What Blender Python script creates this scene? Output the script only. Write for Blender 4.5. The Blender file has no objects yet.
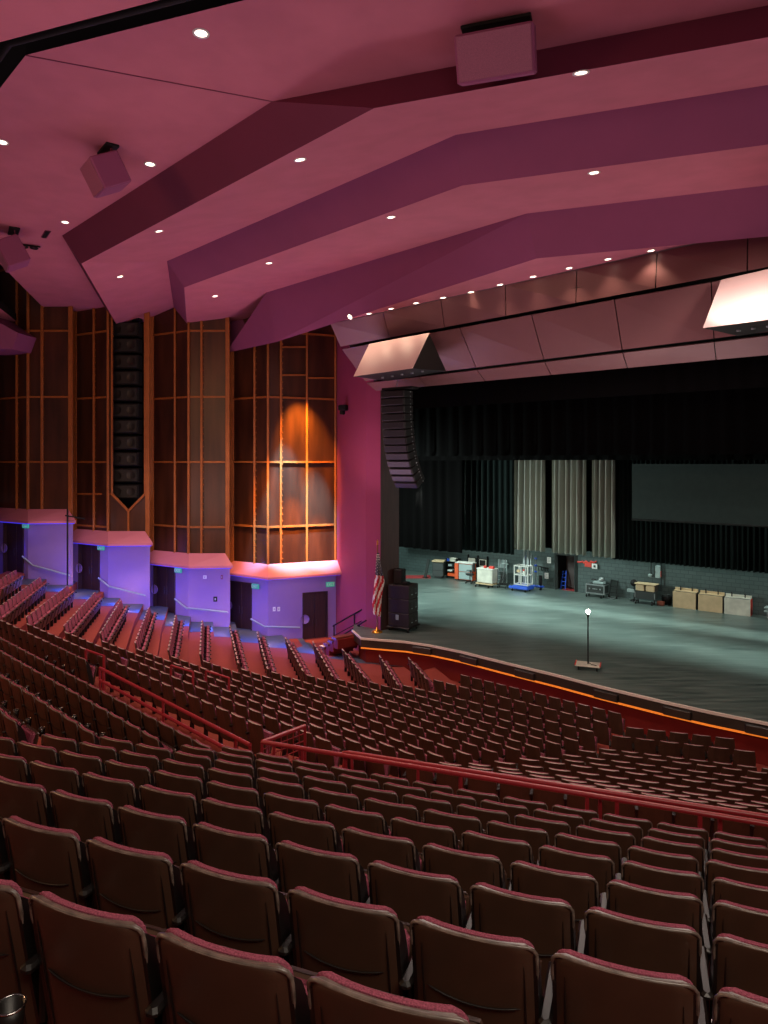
import bpy, math, random
from mathutils import Vector, Matrix
random.seed(7)
SC = bpy.context.scene
COL = SC.collection
F, CX, HY, EYE = 700.0, 384.0, 462.0, 7.3      # focal length in px, principal column, horizon row, eye height over the stage floor
K = EYE / 6.5
V = Vector
rad = math.radians

# ------------------------------------------------------------------ camera
cd = bpy.data.cameras.new('camera'); cam = bpy.data.objects.new('camera', cd); COL.objects.link(cam)
cam.location = (0, 0, EYE); cam.rotation_euler = (rad(90), 0, 0)
cd.sensor_fit = 'VERTICAL'; cd.sensor_height = 36; cd.lens = 36 * F / 1024
cd.shift_y = -(512 - HY) / 1024
cd.clip_start = 0.05; cd.clip_end = 300
SC.camera = cam

def hp(px, py, h):                       # point h metres below the eye
    Z = h * F / (py - HY)
    return V(((px - CX) / F * Z, Z, EYE - h))
def zp(px, py, Z):                       # point at depth Z (metres)
    return V(((px - CX) / F * Z, Z, EYE - (py - HY) * Z / F))
def old(px, py, Z): return zp(px, py, Z * K)
def O(x, y, z): return V((x * K, y * K, (z - 6.5) * K + EYE))
def st(px, py, z=0.0): return hp(px, py, EYE - z)    # point on the stage floor (or z above it)

# ------------------------------------------------------------------ materials
def srgb(r, g, b):
    f = lambda c: c / 12.92 if c <= .04045 else ((c + .055) / 1.055) ** 2.4
    return (f(r / 255), f(g / 255), f(b / 255), 1)
def mat(name, c, rough=.6, metal=0, noise=0, nscale=4, c2=None, bump=0, emit=None, es=0, spec=.5, stretch=None, coat=0):
    m = bpy.data.materials.new(name); m.use_nodes = True
    nt = m.node_tree; b = nt.nodes['Principled BSDF']
    b.inputs['Base Color'].default_value = c; b.inputs['Roughness'].default_value = rough
    b.inputs['Metallic'].default_value = metal; b.inputs['Specular IOR Level'].default_value = spec
    if coat: b.inputs['Coat Weight'].default_value = coat; b.inputs['Coat Roughness'].default_value = .2
    if noise or bump:
        tc = nt.nodes.new('ShaderNodeTexCoord'); mp = nt.nodes.new('ShaderNodeMapping'); n = nt.nodes.new('ShaderNodeTexNoise')
        n.inputs['Scale'].default_value = nscale; n.inputs['Detail'].default_value = 4
        if stretch: mp.inputs['Scale'].default_value = stretch
        nt.links.new(tc.outputs['Object'], mp.inputs['Vector']); nt.links.new(mp.outputs['Vector'], n.inputs['Vector'])
        if noise:
            r = nt.nodes.new('ShaderNodeValToRGB')
            d = c2 or tuple(max(0, x * (1 - noise)) for x in c[:3]) + (1,)
            r.color_ramp.elements[0].color = d; r.color_ramp.elements[1].color = c
            r.color_ramp.elements[0].position = .35; r.color_ramp.elements[1].position = .65
            nt.links.new(n.outputs['Fac'], r.inputs['Fac']); nt.links.new(r.outputs['Color'], b.inputs['Base Color'])
        if bump:
            bp = nt.nodes.new('ShaderNodeBump'); bp.inputs['Strength'].default_value = bump; bp.inputs['Distance'].default_value = .02
            nt.links.new(n.outputs['Fac'], bp.inputs['Height']); nt.links.new(bp.outputs['Normal'], b.inputs['Normal'])
    if emit:
        b.inputs['Emission Color'].default_value = emit; b.inputs['Emission Strength'].default_value = es
    return m
M = {
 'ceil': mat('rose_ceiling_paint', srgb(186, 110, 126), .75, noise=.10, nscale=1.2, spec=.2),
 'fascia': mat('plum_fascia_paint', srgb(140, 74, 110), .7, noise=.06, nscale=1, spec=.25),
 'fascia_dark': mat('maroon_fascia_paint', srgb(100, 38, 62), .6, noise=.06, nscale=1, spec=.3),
 'panel': mat('dusty_rose_panel', srgb(118, 78, 80), .42, noise=.06, nscale=1, spec=.4),
 'purple': mat('magenta_plum_wall_paint', srgb(150, 64, 96), .7, noise=.05, nscale=1, spec=.2),
 'lowwall': mat('pale_lilac_wall_paint', srgb(146, 120, 170), .7, noise=.05, nscale=2, spec=.2),
 'canopy': mat('pink_canopy_paint', srgb(176, 104, 122), .6, spec=.3),
 'carpet': mat('rust_carpet', srgb(150, 70, 60), .95, noise=.25, nscale=40, spec=.1),
 'concrete': mat('grey_aisle_floor', srgb(70, 80, 96), .6, noise=.15, nscale=3),
 'wood': mat('bronze_wood_panel', srgb(78, 41, 24), .34, noise=.55, nscale=1.2, stretch=(1.5, 1.5, .25), spec=.5),
 'frame': mat('orange_brown_wood_frame', srgb(158, 90, 40), .4, noise=.2, nscale=3, spec=.4),
 'door': mat('dark_walnut_door', srgb(60, 36, 32), .5, noise=.3, nscale=2, stretch=(6, 6, .5)),
 'shell': mat('dark_brown_seat_plastic', srgb(72, 50, 38), .4, noise=.18, nscale=5, spec=.5),
 'rim_near': mat('dim_highlight_rim', srgb(124, 108, 98), .28, noise=.5, nscale=22, spec=.7),  # top-edge highlight painted in as a lighter tone, dimmer for near seats
 'rim': mat('pale_highlight_rim', srgb(186, 168, 156), .3, noise=.4, nscale=18, spec=.6),  # light catching the seat tops, painted as a pale edge on far rows
 'seam': mat('black_plastic', srgb(20, 15, 13), .4),
 'fabric': mat('rose_woven_fabric', srgb(168, 88, 108), .9, noise=.5, nscale=160, spec=.1, bump=.4),
 'rail': mat('crimson_rail_paint', srgb(146, 38, 46), .32, spec=.6),
 'black': mat('black_paint', srgb(14, 12, 11), .6, spec=.3),
 'blackgrille': mat('black_grille', srgb(24, 20, 19), .5, noise=.4, nscale=60),
 'velour': mat('black_velour', srgb(6, 5, 5), .95, spec=.05),
 'velour_grey': mat('grey_satin_drape', srgb(160, 158, 146), .45, spec=.4, noise=.15, nscale=2, stretch=(3, 3, .1)),
 'velour_teal': mat('dark_teal_drape', srgb(24, 31, 30), .9, spec=.05),
 'screen': mat('dull_slate_screen', srgb(52, 60, 58), .8, spec=.1, noise=.1),
 'brick': None,
 'redwall': mat('oxblood_pit_wall', srgb(128, 40, 36), .7, noise=.15, nscale=1.5, spec=.2),
 'trim': mat('pale_stage_edge', srgb(226, 212, 198), .5),
 'band': mat('dark_bronze_band', srgb(62, 52, 44), .4, noise=.25, nscale=2, spec=.5),
 'orange_led': mat('orange_led_strip', srgb(230, 120, 30), .5, emit=(1, .24, .03, 1), es=.6),
 'blue_led': mat('blue_led_strip', srgb(60, 50, 230), .5, emit=(.06, .05, 1, 1), es=.6),
 'lamp': mat('lit_lens', (1, 1, 1, 1), .3, emit=(1, .78, .6, 1), es=7),
 'bulb': mat('lit_bulb', (1, 1, 1, 1), .3, emit=(1, .9, .72, 1), es=60),
 'chrome': mat('chrome', srgb(200, 200, 200), .2, metal=1),
 'steel': mat('grey_steel', srgb(150, 156, 156), .35, metal=.7),
 'brass': mat('brass', srgb(214, 150, 60), .3, metal=.9),
 'gold': mat('gilded_pole', srgb(150, 100, 52), .4, metal=.5),
 'white': mat('white_paint', srgb(214, 216, 208), .5, noise=.1),
 'paper': mat('white_paper', srgb(226, 228, 222), .7),
 'tan': mat('tan_plywood', srgb(206, 180, 140), .6, noise=.15, nscale=3),
 'cream': mat('cream_painted_plywood', srgb(214, 212, 196), .6, noise=.25, nscale=2),
 'orange': mat('orange_paint', srgb(216, 84, 36), .5),
 'blue': mat('cobalt_blue_paint', srgb(38, 88, 206), .45),
 'red': mat('signal_red', srgb(206, 50, 36), .5),
 'darkgreen': mat('dark_case_laminate', srgb(46, 52, 50), .5),
 'boxgrey': mat('light_grey_enamel', srgb(150, 168, 166), .5),
 'case': mat('brown_black_speaker_carpet', srgb(36, 26, 24), .6, noise=.3, nscale=20),
 'redcarpet': mat('red_carpet', srgb(170, 50, 52), .9, noise=.2, nscale=20),
 'green_sign': mat('green_sign_face', srgb(60, 150, 110), .5, emit=(.05, .5, .3, 1), es=.5),
 'step': mat('brown_stair_wood', srgb(120, 54, 34), .5, noise=.25, nscale=3),
 'flag_red': mat('flag_red_cloth', srgb(196, 30, 44), .8), 'flag_white': mat('flag_white_cloth', srgb(232, 222, 216), .8),
 'flag_blue': mat('flag_blue_cloth', srgb(34, 34, 66), .8),
 'reflector': mat('pale_pink_hood_paint', srgb(206, 174, 172), .5),
}
def brick():
    m = bpy.data.materials.new('slate_painted_block_wall'); m.use_nodes = True; nt = m.node_tree; b = nt.nodes['Principled BSDF']
    tc = nt.nodes.new('ShaderNodeTexCoord'); t = nt.nodes.new('ShaderNodeTexBrick'); mp = nt.nodes.new('ShaderNodeMapping')
    t.inputs['Color1'].default_value = srgb(74, 90, 88); t.inputs['Color2'].default_value = srgb(66, 82, 80); t.inputs['Mortar'].default_value = srgb(52, 64, 62)
    t.inputs['Scale'].default_value = 1; t.inputs['Brick Width'].default_value = .4; t.inputs['Row Height'].default_value = .2; t.inputs['Mortar Size'].default_value = .012
    nt.links.new(tc.outputs['UV'], mp.inputs['Vector']); nt.links.new(mp.outputs['Vector'], t.inputs['Vector'])
    nt.links.new(t.outputs['Color'], b.inputs['Base Color']); b.inputs['Roughness'].default_value = .6
    return m
M['brick'] = brick()
def stagefloor():  # tone and roughness vary in long streaks
    m = bpy.data.materials.new('streaky_slate_stage_floor'); m.use_nodes = True; nt = m.node_tree; b = nt.nodes['Principled BSDF']
    tc = nt.nodes.new('ShaderNodeTexCoord'); mp = nt.nodes.new('ShaderNodeMapping'); mp.inputs['Rotation'].default_value = (0, 0, rad(40)); mp.inputs['Scale'].default_value = (.5, 5, 1)
    n = nt.nodes.new('ShaderNodeTexNoise'); n.inputs['Scale'].default_value = 1.3; n.inputs['Detail'].default_value = 8
    r = nt.nodes.new('ShaderNodeValToRGB'); r.color_ramp.elements[0].position = .3; r.color_ramp.elements[1].position = .72
    r.color_ramp.elements[0].color = srgb(50, 66, 64); r.color_ramp.elements[1].color = srgb(114, 126, 120)
    nt.links.new(tc.outputs['Object'], mp.inputs['Vector']); nt.links.new(mp.outputs['Vector'], n.inputs['Vector'])
    nt.links.new(n.outputs['Fac'], r.inputs['Fac']); nt.links.new(r.outputs['Color'], b.inputs['Base Color'])
    r2 = nt.nodes.new('ShaderNodeMapRange'); r2.inputs['To Min'].default_value = .2; r2.inputs['To Max'].default_value = .5
    nt.links.new(n.outputs['Fac'], r2.inputs['Value']); nt.links.new(r2.outputs['Result'], b.inputs['Roughness'])
    return m
M['stage'] = stagefloor()

# ------------------------------------------------------------------ mesh builder
class MB:
    def __init__(s): s.v = []; s.f = []; s.m = []; s.mi = 0; s.sm = []
    def add(s, vs, fs, smooth=False):
        n = len(s.v); s.v += [V(p) for p in vs]
        for f in fs: s.f.append([n + i for i in f]); s.m.append(s.mi); s.sm.append(smooth)
        return s
    def box(s, c, size, M3=None):
        x, y, z = (a / 2 for a in size); c = V(c)
        p = [V((i * x, j * y, k * z)) for k in (-1, 1) for j in (-1, 1) for i in (-1, 1)]
        if M3 is not None: p = [M3 @ q for q in p]
        return s.add([c + q for q in p], [(0, 2, 3, 1), (4, 5, 7, 6), (0, 1, 5, 4), (2, 6, 7, 3), (0, 4, 6, 2), (1, 3, 7, 5)])
    def bbox(s, c, size, b=.01, M3=None):      # box with chamfered edges
        x, y, z = (a / 2 for a in size); c = V(c); b = min(b, x * .9, y * .9, z * .9)
        P = []
        for (zz, ins) in ((-z, b), (-z + b, 0), (z - b, 0), (z, b)):
            X, Y = x - ins, y - ins
            P += [(-X + b, -Y, zz), (X - b, -Y, zz), (X, -Y + b, zz), (X, Y - b, zz), (X - b, Y, zz), (-X + b, Y, zz), (-X, Y - b, zz), (-X, -Y + b, zz)]
        P = [V(q) for q in P]
        if M3 is not None: P = [M3 @ q for q in P]
        fs = [tuple(reversed(range(8))), tuple(range(24, 32))]
        for k in range(3):
            for i in range(8): fs.append((k * 8 + i, k * 8 + (i + 1) % 8, k * 8 + 8 + (i + 1) % 8, k * 8 + 8 + i))
        return s.add([c + q for q in P], fs)
    def tube(s, pts, r, n=8, cap=True):
        pts = [V(p) for p in pts]; rings = []
        for i, p in enumerate(pts):
            d = (pts[min(i + 1, len(pts) - 1)] - pts[max(i - 1, 0)]).normalized()
            u = d.cross(V((0, 0, 1)));  u = V((1, 0, 0)) if u.length < .05 else u.normalized(); w = d.cross(u)
            rr = r[i] if isinstance(r, (list, tuple)) else r
            rings.append([p + rr * (math.cos(a) * u + math.sin(a) * w) for a in [2 * math.pi * k / n for k in range(n)]])
        fs = []
        for i in range(len(pts) - 1):
            for k in range(n): fs.append((i * n + k, i * n + (k + 1) % n, (i + 1) * n + (k + 1) % n, (i + 1) * n + k))
        s.add([q for R in rings for q in R], fs, True)
        if cap:
            s.add(rings[0], [tuple(range(n))]); s.add(rings[-1], [tuple(reversed(range(n)))])
        return s
    def bar(s, a, b, w, t, up=(0, 0, 1)):      # rectangular bar from a to b
        a, b = V(a), V(b); d = (b - a); L = d.length; d.normalize()
        u = d.cross(V(up)); u = V((1, 0, 0)) if u.length < .02 else u.normalized(); q = u.cross(d)
        P = [a + i * u * w / 2 + j * q * t / 2 + k * d * L for k in (0, 1) for j in (-1, 1) for i in (-1, 1)]
        return s.add(P, [(0, 2, 3, 1), (4, 5, 7, 6), (0, 1, 5, 4), (2, 6, 7, 3), (0, 4, 6, 2), (1, 3, 7, 5)])
    def prism(s, poly, d):                     # polygon extruded by vector d
        n = len(poly); poly = [V(p) for p in poly]; d = V(d)
        s.add(poly + [p + d for p in poly], [tuple(range(n)), tuple(reversed(range(n, 2 * n)))] + [(i, i + n, (i + 1) % n + n, (i + 1) % n) for i in range(n)])
        return s
    def lathe(s, c, prof, n=16, ax=None):
        c = V(c); P = []
        for r, z in prof:
            for k in range(n):
                a = 2 * math.pi * k / n; q = V((r * math.cos(a), r * math.sin(a), z))
                P.append(c + (ax @ q if ax is not None else q))
        fs = [(i * n + k, i * n + (k + 1) % n, (i + 1) * n + (k + 1) % n, (i + 1) * n + k) for i in range(len(prof) - 1) for k in range(n)]
        return s.add(P, fs, True)
    def mesh(s, name, mats):
        me = bpy.data.meshes.new(name); me.from_pydata([tuple(p) for p in s.v], [], s.f)
        for m in (mats if isinstance(mats, (list, tuple)) else [mats]): me.materials.append(m)
        for i, p in enumerate(me.polygons): p.material_index = s.m[i]; p.use_smooth = s.sm[i]
        me.update(); return me
    def build(s, name, mats, parent=None, loc=None):
        if loc is not None:
            s.v = [p - V(loc) for p in s.v]
        o = bpy.data.objects.new(name, s.mesh(name, mats)); COL.objects.link(o)
        if loc is not None: o.location = loc
        if parent is not None:
            o.parent = parent
        return o
def tag(o, label=None, cat=None, group=None, kind=None):
    if label: o['label'] = label
    if cat: o['category'] = cat
    if group: o['group'] = group
    if kind: o['kind'] = kind
    return o
def empty(name, loc, rz=0, **k):
    o = bpy.data.objects.new(name, None); COL.objects.link(o); o.location = loc; o.rotation_euler = (0, 0, rz); o.empty_display_size = .2
    return tag(o, **k)
def local(e):                                # world -> parent space, for parts built in world coordinates
    m = Matrix.Identity(4)
    while e is not None:
        m = Matrix.Translation(e.location) @ e.rotation_euler.to_matrix().to_4x4() @ m; e = e.parent
    return m.inverted()
def wpart(mb, name, mats, e):
    L = local(e); mb.v = [L @ p for p in mb.v]
    o = mb.build(name, mats); o.parent = e; return o
def struct(mb, name, mats): return tag(mb.build(name, mats), kind='structure')
def Rz(a): return Matrix.Rotation(a, 3, 'Z')
def fix_normals(o):
    import bmesh
    bm = bmesh.new(); bm.from_mesh(o.data); bmesh.ops.recalc_face_normals(bm, faces=bm.faces); bm.to_mesh(o.data); bm.free()
ORD = 'zeroth first second third fourth fifth sixth seventh eighth ninth tenth eleventh twelfth thirteenth fourteenth fifteenth sixteenth seventeenth eighteenth nineteenth twentieth'.split()
ORD += ['twenty-' + w for w in ORD[1:10]] + ['thirtieth'] + ['thirty-' + w for w in ORD[1:10]]
def light(name, kind, loc, energy, color, target=None, size=.3, sy=None, spot=60, blend=.5, spread=None, soft=.1):
    l = bpy.data.lights.new(name, kind); l.energy = energy; l.color = color
    if kind == 'AREA':
        l.shape = 'RECTANGLE'; l.size = size; l.size_y = sy or size
        if spread: l.spread = rad(spread)
    else: l.shadow_soft_size = soft
    if kind == 'SPOT': l.spot_size = rad(spot); l.spot_blend = blend
    o = bpy.data.objects.new(name, l); COL.objects.link(o); o.location = loc
    if target is not None: o.rotation_euler = (V(target) - V(loc)).to_track_quat('-Z', 'Y').to_euler()
    return o

# ================================================================== CEILING
NR, NM, NL = V((.334, .943)), V((.7193, .6947)), V((.966, .259))
def isect(n1, r1, n2, r2):
    d = n1.x * n2.y - n1.y * n2.x
    return ((r1 * n2.y - r2 * n1.y) / d, (n1.x * r2 - n2.x * r1) / d)
def cline(rr, rm, rl, z):                    # a ceiling edge: right end, right kink, left kink, end behind the side wall
    xr = 24; a = (xr, (rr - NR.x * xr) / NR.y)
    b = isect(NR, rr, NM, rm); c = isect(NM, rm, NL, rl); yl = 31.2; d = ((rl - NL.y * yl) / NL.x, yl)
    return [O(p[0], p[1], z) for p in (a, b, c, d)]
LA = cline(8.7, 3.68, -6.27, 13.05)
LB = cline(11.31, 7.37, -3.75, 13.05)
LC = cline(10.95, 7.99, -3.3, 12.4)
LD = cline(13.80, 10.85, -.93, 13.1)
LE = cline(14.55, 11.5, -.39, 12.36)
LF = cline(18.03, 15.0, 2.52, 12.83)
LG = cline(18.73, 15.7, 3.1, 11.86)
LG[2] = old(276, 342, 26.9); LF[3] = old(262, 316, 30.0); LG[3] = old(226, 353, 30.2)
def strip(l1, l2, name, m, lift=0):
    b = MB()
    for i in range(3): b.add([l1[i], l1[i + 1], l2[i + 1], l2[i]], [(0, 1, 2), (0, 2, 3)])
    if lift:
        b.v = [p for p in b.v]
    o = struct(b, name, m); return o
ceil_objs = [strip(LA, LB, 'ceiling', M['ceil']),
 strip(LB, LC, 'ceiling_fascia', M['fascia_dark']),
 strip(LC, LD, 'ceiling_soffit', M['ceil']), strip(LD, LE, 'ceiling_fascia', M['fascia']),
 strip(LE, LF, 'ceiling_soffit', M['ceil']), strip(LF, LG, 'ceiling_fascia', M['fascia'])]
# rear edge of the upper ceiling: a raised lip, then a slot with pipes, then the next cloud
b = MB()  # added uplight, no fixture there: lifts the soffits above the fascias
for i in range(3):
    p, q = LA[i], LA[i + 1]; b.add([p, q, q + V((0, 0, .5)), p + V((0, 0, .5))], [(0, 1, 2, 3)])  # added fill from behind the camera for the near seat backs
    b.add([p + V((0, 0, .5)), q + V((0, 0, .5)), q + V((0, 0, 4)), p + V((0, 0, 4))], [(0, 1, 2, 3)])  # added warm fill for the left seat block
    b.m[-1] = 1  # added fill from above, brightens the seat rims
struct(b, 'ceiling_edge', [M['black'], M['black']])  # added fill over the side rows and their carpet
LR = cline(7.6, 2.6, -7.4, 12.5); LS = cline(3.4, -2.2, -12.2, 12.2)  # added fill for the wood screens
strip(LR, LS, 'ceiling_rear', M['ceil'])
b = MB(); UP = V((0, 0, 2.2))
for i in range(3):
    b.add([LR[i], LR[i + 1], LR[i + 1] + V((0, 0, .35)), LR[i] + V((0, 0, .35))], [(0, 1, 2, 3)])
    b.add([LR[i] + UP, LR[i + 1] + UP, LA[i + 1] + UP, LA[i] + UP], [(0, 1, 2, 3)]); b.m[-1] = 1
struct(b, 'ceiling_slot', [M['black'], M['black']])
LP1 = cline(8.5, 3.45, -6.5, 13.15)
e = MB(); e.tube([LP1[0], LP1[1], LP1[2], LP1[2].lerp(LP1[3], .5)], .06)
for t in (.05, .12, .2, .3, .45, .6):
    p = LP1[1].lerp(LP1[0], t); e.bar(p, p + V((0, 0, 1.6)), .06, .06)
tag(e.build('rigging_pipe', M['black']), 'long dark rigging pipe running inside the ceiling slot', 'pipe')
b = MB()                                     # seam line where the upper ceiling folds
b.bar(LA[1] + V((0, 0, -.004)), LB[1] + V((0, 0, -.004)), .025, .012)
struct(b, 'ceiling_seam', M['fascia_dark'])

# proscenium panel bands between the ribs and the opening
L1 = [old(330, 323.5, 24.7), old(768, 227, 17.6)]; G1 = [old(341, 348.4, 25.7), old(768, 270, 17.3)]
G2 = [old(366, 382.8, 26.7), old(768, 335, 17.87)]; B0 = [old(376, 391, 27.0), old(768, 355, 18.3)]
for L in (L1, G1, G2, B0): L[1] = L[0] + (L[1] - L[0]) * 1.45
b = MB(); WL = O(-2.15, 30.9, 12.78)
poly = [LG[0], LG[1], LG[2], LG[3], WL + V((0, .3, 0)), L1[0], L1[1]]
b.add([LG[0], LG[1], L1[1]], [(0, 1, 2)]); b.add([LG[1], L1[0], L1[1]], [(0, 1, 2)]); b.add([LG[1], LG[2], L1[0]], [(0, 1, 2)])
b.add([LG[2], old(296, 319, 30.9), WL, L1[0]], [(0, 1, 2), (0, 2, 3)])
ceil_objs.append(struct(b, 'ceiling_soffit', M['ceil']))
def band(name, A, B_, f0, f1, n):
    bb = MB(); gaps = .0007
    a0, a1 = A[0].lerp(B_[0], f0), A[1].lerp(B_[1], f0); c0, c1 = A[0].lerp(B_[0], f1), A[1].lerp(B_[1], f1)  # hidden fill added in the wing for the floor and clutter
    back = V((.05, .12, .05))  # unseen fill added at the right for the plywood boxes
    for k in range(n):  # fill added behind the leg drape to shade the pale folds
        s, t = k / n + gaps, (k + 1) / n - gaps
        bb.prism([a0.lerp(a1, s), a0.lerp(a1, t), c0.lerp(c1, t), c0.lerp(c1, s)], back)
    o = struct(bb, name, M['panel']); fix_normals(o); return o
bands = [band('ceiling_panel', L1, G1, .02, .93, 9), band('ceiling_panel', G1, G2, .03, .95, 8), band('ceiling_panel', G2, B0, .05, 1, 8)]
b = MB(); off = V((.35, .42, .1))
for A, B_ in ((L1, G1), (G1, G2), (G2, B0)): b.add([A[0] + off, A[1] + off, B_[1] + off, B_[0] + off], [(0, 1, 2, 3)])
struct(b, 'ceiling_void', M['black'])
# dropped corner block of the lowest rib by the side wall
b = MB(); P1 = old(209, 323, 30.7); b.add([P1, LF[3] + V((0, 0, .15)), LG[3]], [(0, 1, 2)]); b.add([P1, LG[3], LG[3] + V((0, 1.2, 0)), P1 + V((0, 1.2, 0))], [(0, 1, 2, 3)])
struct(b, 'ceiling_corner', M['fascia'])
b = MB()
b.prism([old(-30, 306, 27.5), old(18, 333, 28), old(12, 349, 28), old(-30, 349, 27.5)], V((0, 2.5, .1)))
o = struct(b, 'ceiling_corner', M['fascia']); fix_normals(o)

# ================================================================== SIDE WALL (bays, canopies, wood screens)
ZC, ZB = 29.5, 30.6
bays = [(-56, -51, 2.85), (-5, 28, 3.42), (73, 108, 2.62), (150, 188.6, 1.87), (230, 268, 1.78)]
# (left px, crease px, canopy underside height old units above the stage) ; right end = next left
DOORS = {1: (4, 24), 2: (79, 100), 3: (154, 175.5), 4: (228, 252)}
CANY = {0: 506, 1: 522, 2: 544, 3: 566, 4: 577}
FLOORY = {0: 563, 1: 574, 2: 593, 3: 613, 4: 633}
def wallpt(px, y, bay, dz=0):
    L = bays[bay][0]; C = bays[bay][1]; R = bays[bay + 1][0] if bay < 4 else 336
    if px < C: Z = ZB + (ZC - ZB) * (px - L) / (C - L)
    elif bay == 4: Z = ZC + (30.7 - ZC) * (px - C) / (R - C)
    else: Z = ZC
    return old(px, y, Z + dz)
def vface(b, p, q, z0, z1):                  # vertical quad over the plan line p-q
    b.add([V((p.x, p.y, z0)), V((q.x, q.y, z0)), V((q.x, q.y, z1)), V((p.x, p.y, z1))], [(0, 1, 2, 3)])
wl = MB()
canopy_z = {}
wood_names = []
for i in range(5):
    L, C, _ = bays[i]; R = bays[i + 1][0] if i < 4 else 336
    zc = wallpt(C, CANY[i], i).z; canopy_z[i] = zc
    zf = wallpt(C, FLOORY[i], i).z - 1.5
    segs = [L, C, R]
    d = DOORS.get(i)
    # lower wall, the doorway left open
    def lw(a, c, z0=zf, z1=zc + .1):
        vface(wl, wallpt(a, 500, i), wallpt(c, 500, i), z0, z1)
    dz_floor = wallpt((d[0] + d[1]) / 2, {1: 574.5, 2: 593, 3: 613, 4: 632}[i], i).z if d else 0
    if d:
        dl, dr = max(d[0], L + .2), d[1]
        lw(L, dl); lw(dr, C); lw(dl, dr, zf, dz_floor); 
        dtop = min(zc + .05, dz_floor + 2.45)
        if dtop < zc: lw(dl, dr, dtop, zc + .1)
    else: lw(L, C)
    if i == 4:
        d1t = wallpt(315, 592, 4).z; d1b = wallpt(315, 645.5, 4).z
        lw(C, 302.5); lw(327.5, R); lw(302.5, 327.5, d1t, zc + .1); lw(302.5, 327.5, zf, d1b)
    else: lw(C, R)
    if i < 4:
        a = wallpt(R - .01, 500, i); c = wallpt(R, 500, i + 1); vface(wl, a, c, zf - 2, max(zc, 2) + .1)
struct(wl, 'wall_left', M['lowwall'])
# door leaves, each set back in its opening
dn = 0
for i, (d, yb) in {1: (DOORS[1], 574.5), 2: (DOORS[2], 593), 3: (DOORS[3], 613), 4: (DOORS[4], 632), 5: ((302.5, 327.5), 645.5)}.items():
    bay = min(i, 4); a = wallpt(d[0], yb, bay); c = wallpt(d[1], yb, bay); z0 = (a.z + c.z) / 2
    z1 = min(canopy_z[bay] + .05, z0 + 2.45) if i < 5 else wallpt(315, 592, 4).z
    a.z = c.z = z0; n = V((-(c - a).y, (c - a).x, 0)).normalized()
    if n.y < 0: n = -n
    mid = (a + c) / 2
    dn += 1
    D = empty('door_%d' % dn, V((mid.x, mid.y, z0)), kind='structure')
    fr = MB(); u = (c - a).normalized(); W = (c - a).length; rot = math.atan2(u.y, u.x)
    inn = n * .16
    half = (W - .06) / 2
    for s in (-1, 1):
        o = MB(); o.bbox(mid + inn + u * s * half / 2 + V((0, 0, (z1 - z0) / 2)), (half - .02, .05, z1 - z0 - .06), .008, Rz(rot))
        lf = wpart(o, 'door_leaf', M['door'], D)
        h = MB(); h.tube([mid + inn * .4 + u * s * .09 + V((0, 0, .9)), mid + inn * .4 + u * s * .09 + V((0, 0, 1.25))], .015)
        wpart(h, 'door_handle', M['band'], lf)
    for s in (-1, 1): fr.bbox(mid + u * s * (W / 2 - .02) + V((0, 0, (z1 - z0) / 2)) + inn * .3, (.05, .2, z1 - z0), .006, Rz(rot))
    fr.bbox(mid + V((0, 0, z1 - z0 - .02)) + inn * .3, (W, .2, .05), .006, Rz(rot))
    wpart(fr, 'door_frame', M['door'], D)
    # reveal behind
    rv = MB(); bk = n * .35
    rv.add([a + bk + V((0, 0, -.1)), c + bk + V((0, 0, -.1)), c + bk + V((0, 0, z1 - z0 + .1)), a + bk + V((0, 0, z1 - z0 + .1))], [(0, 1, 2, 3)])
    wpart(rv, 'door_recess', M['black'], D)
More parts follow.
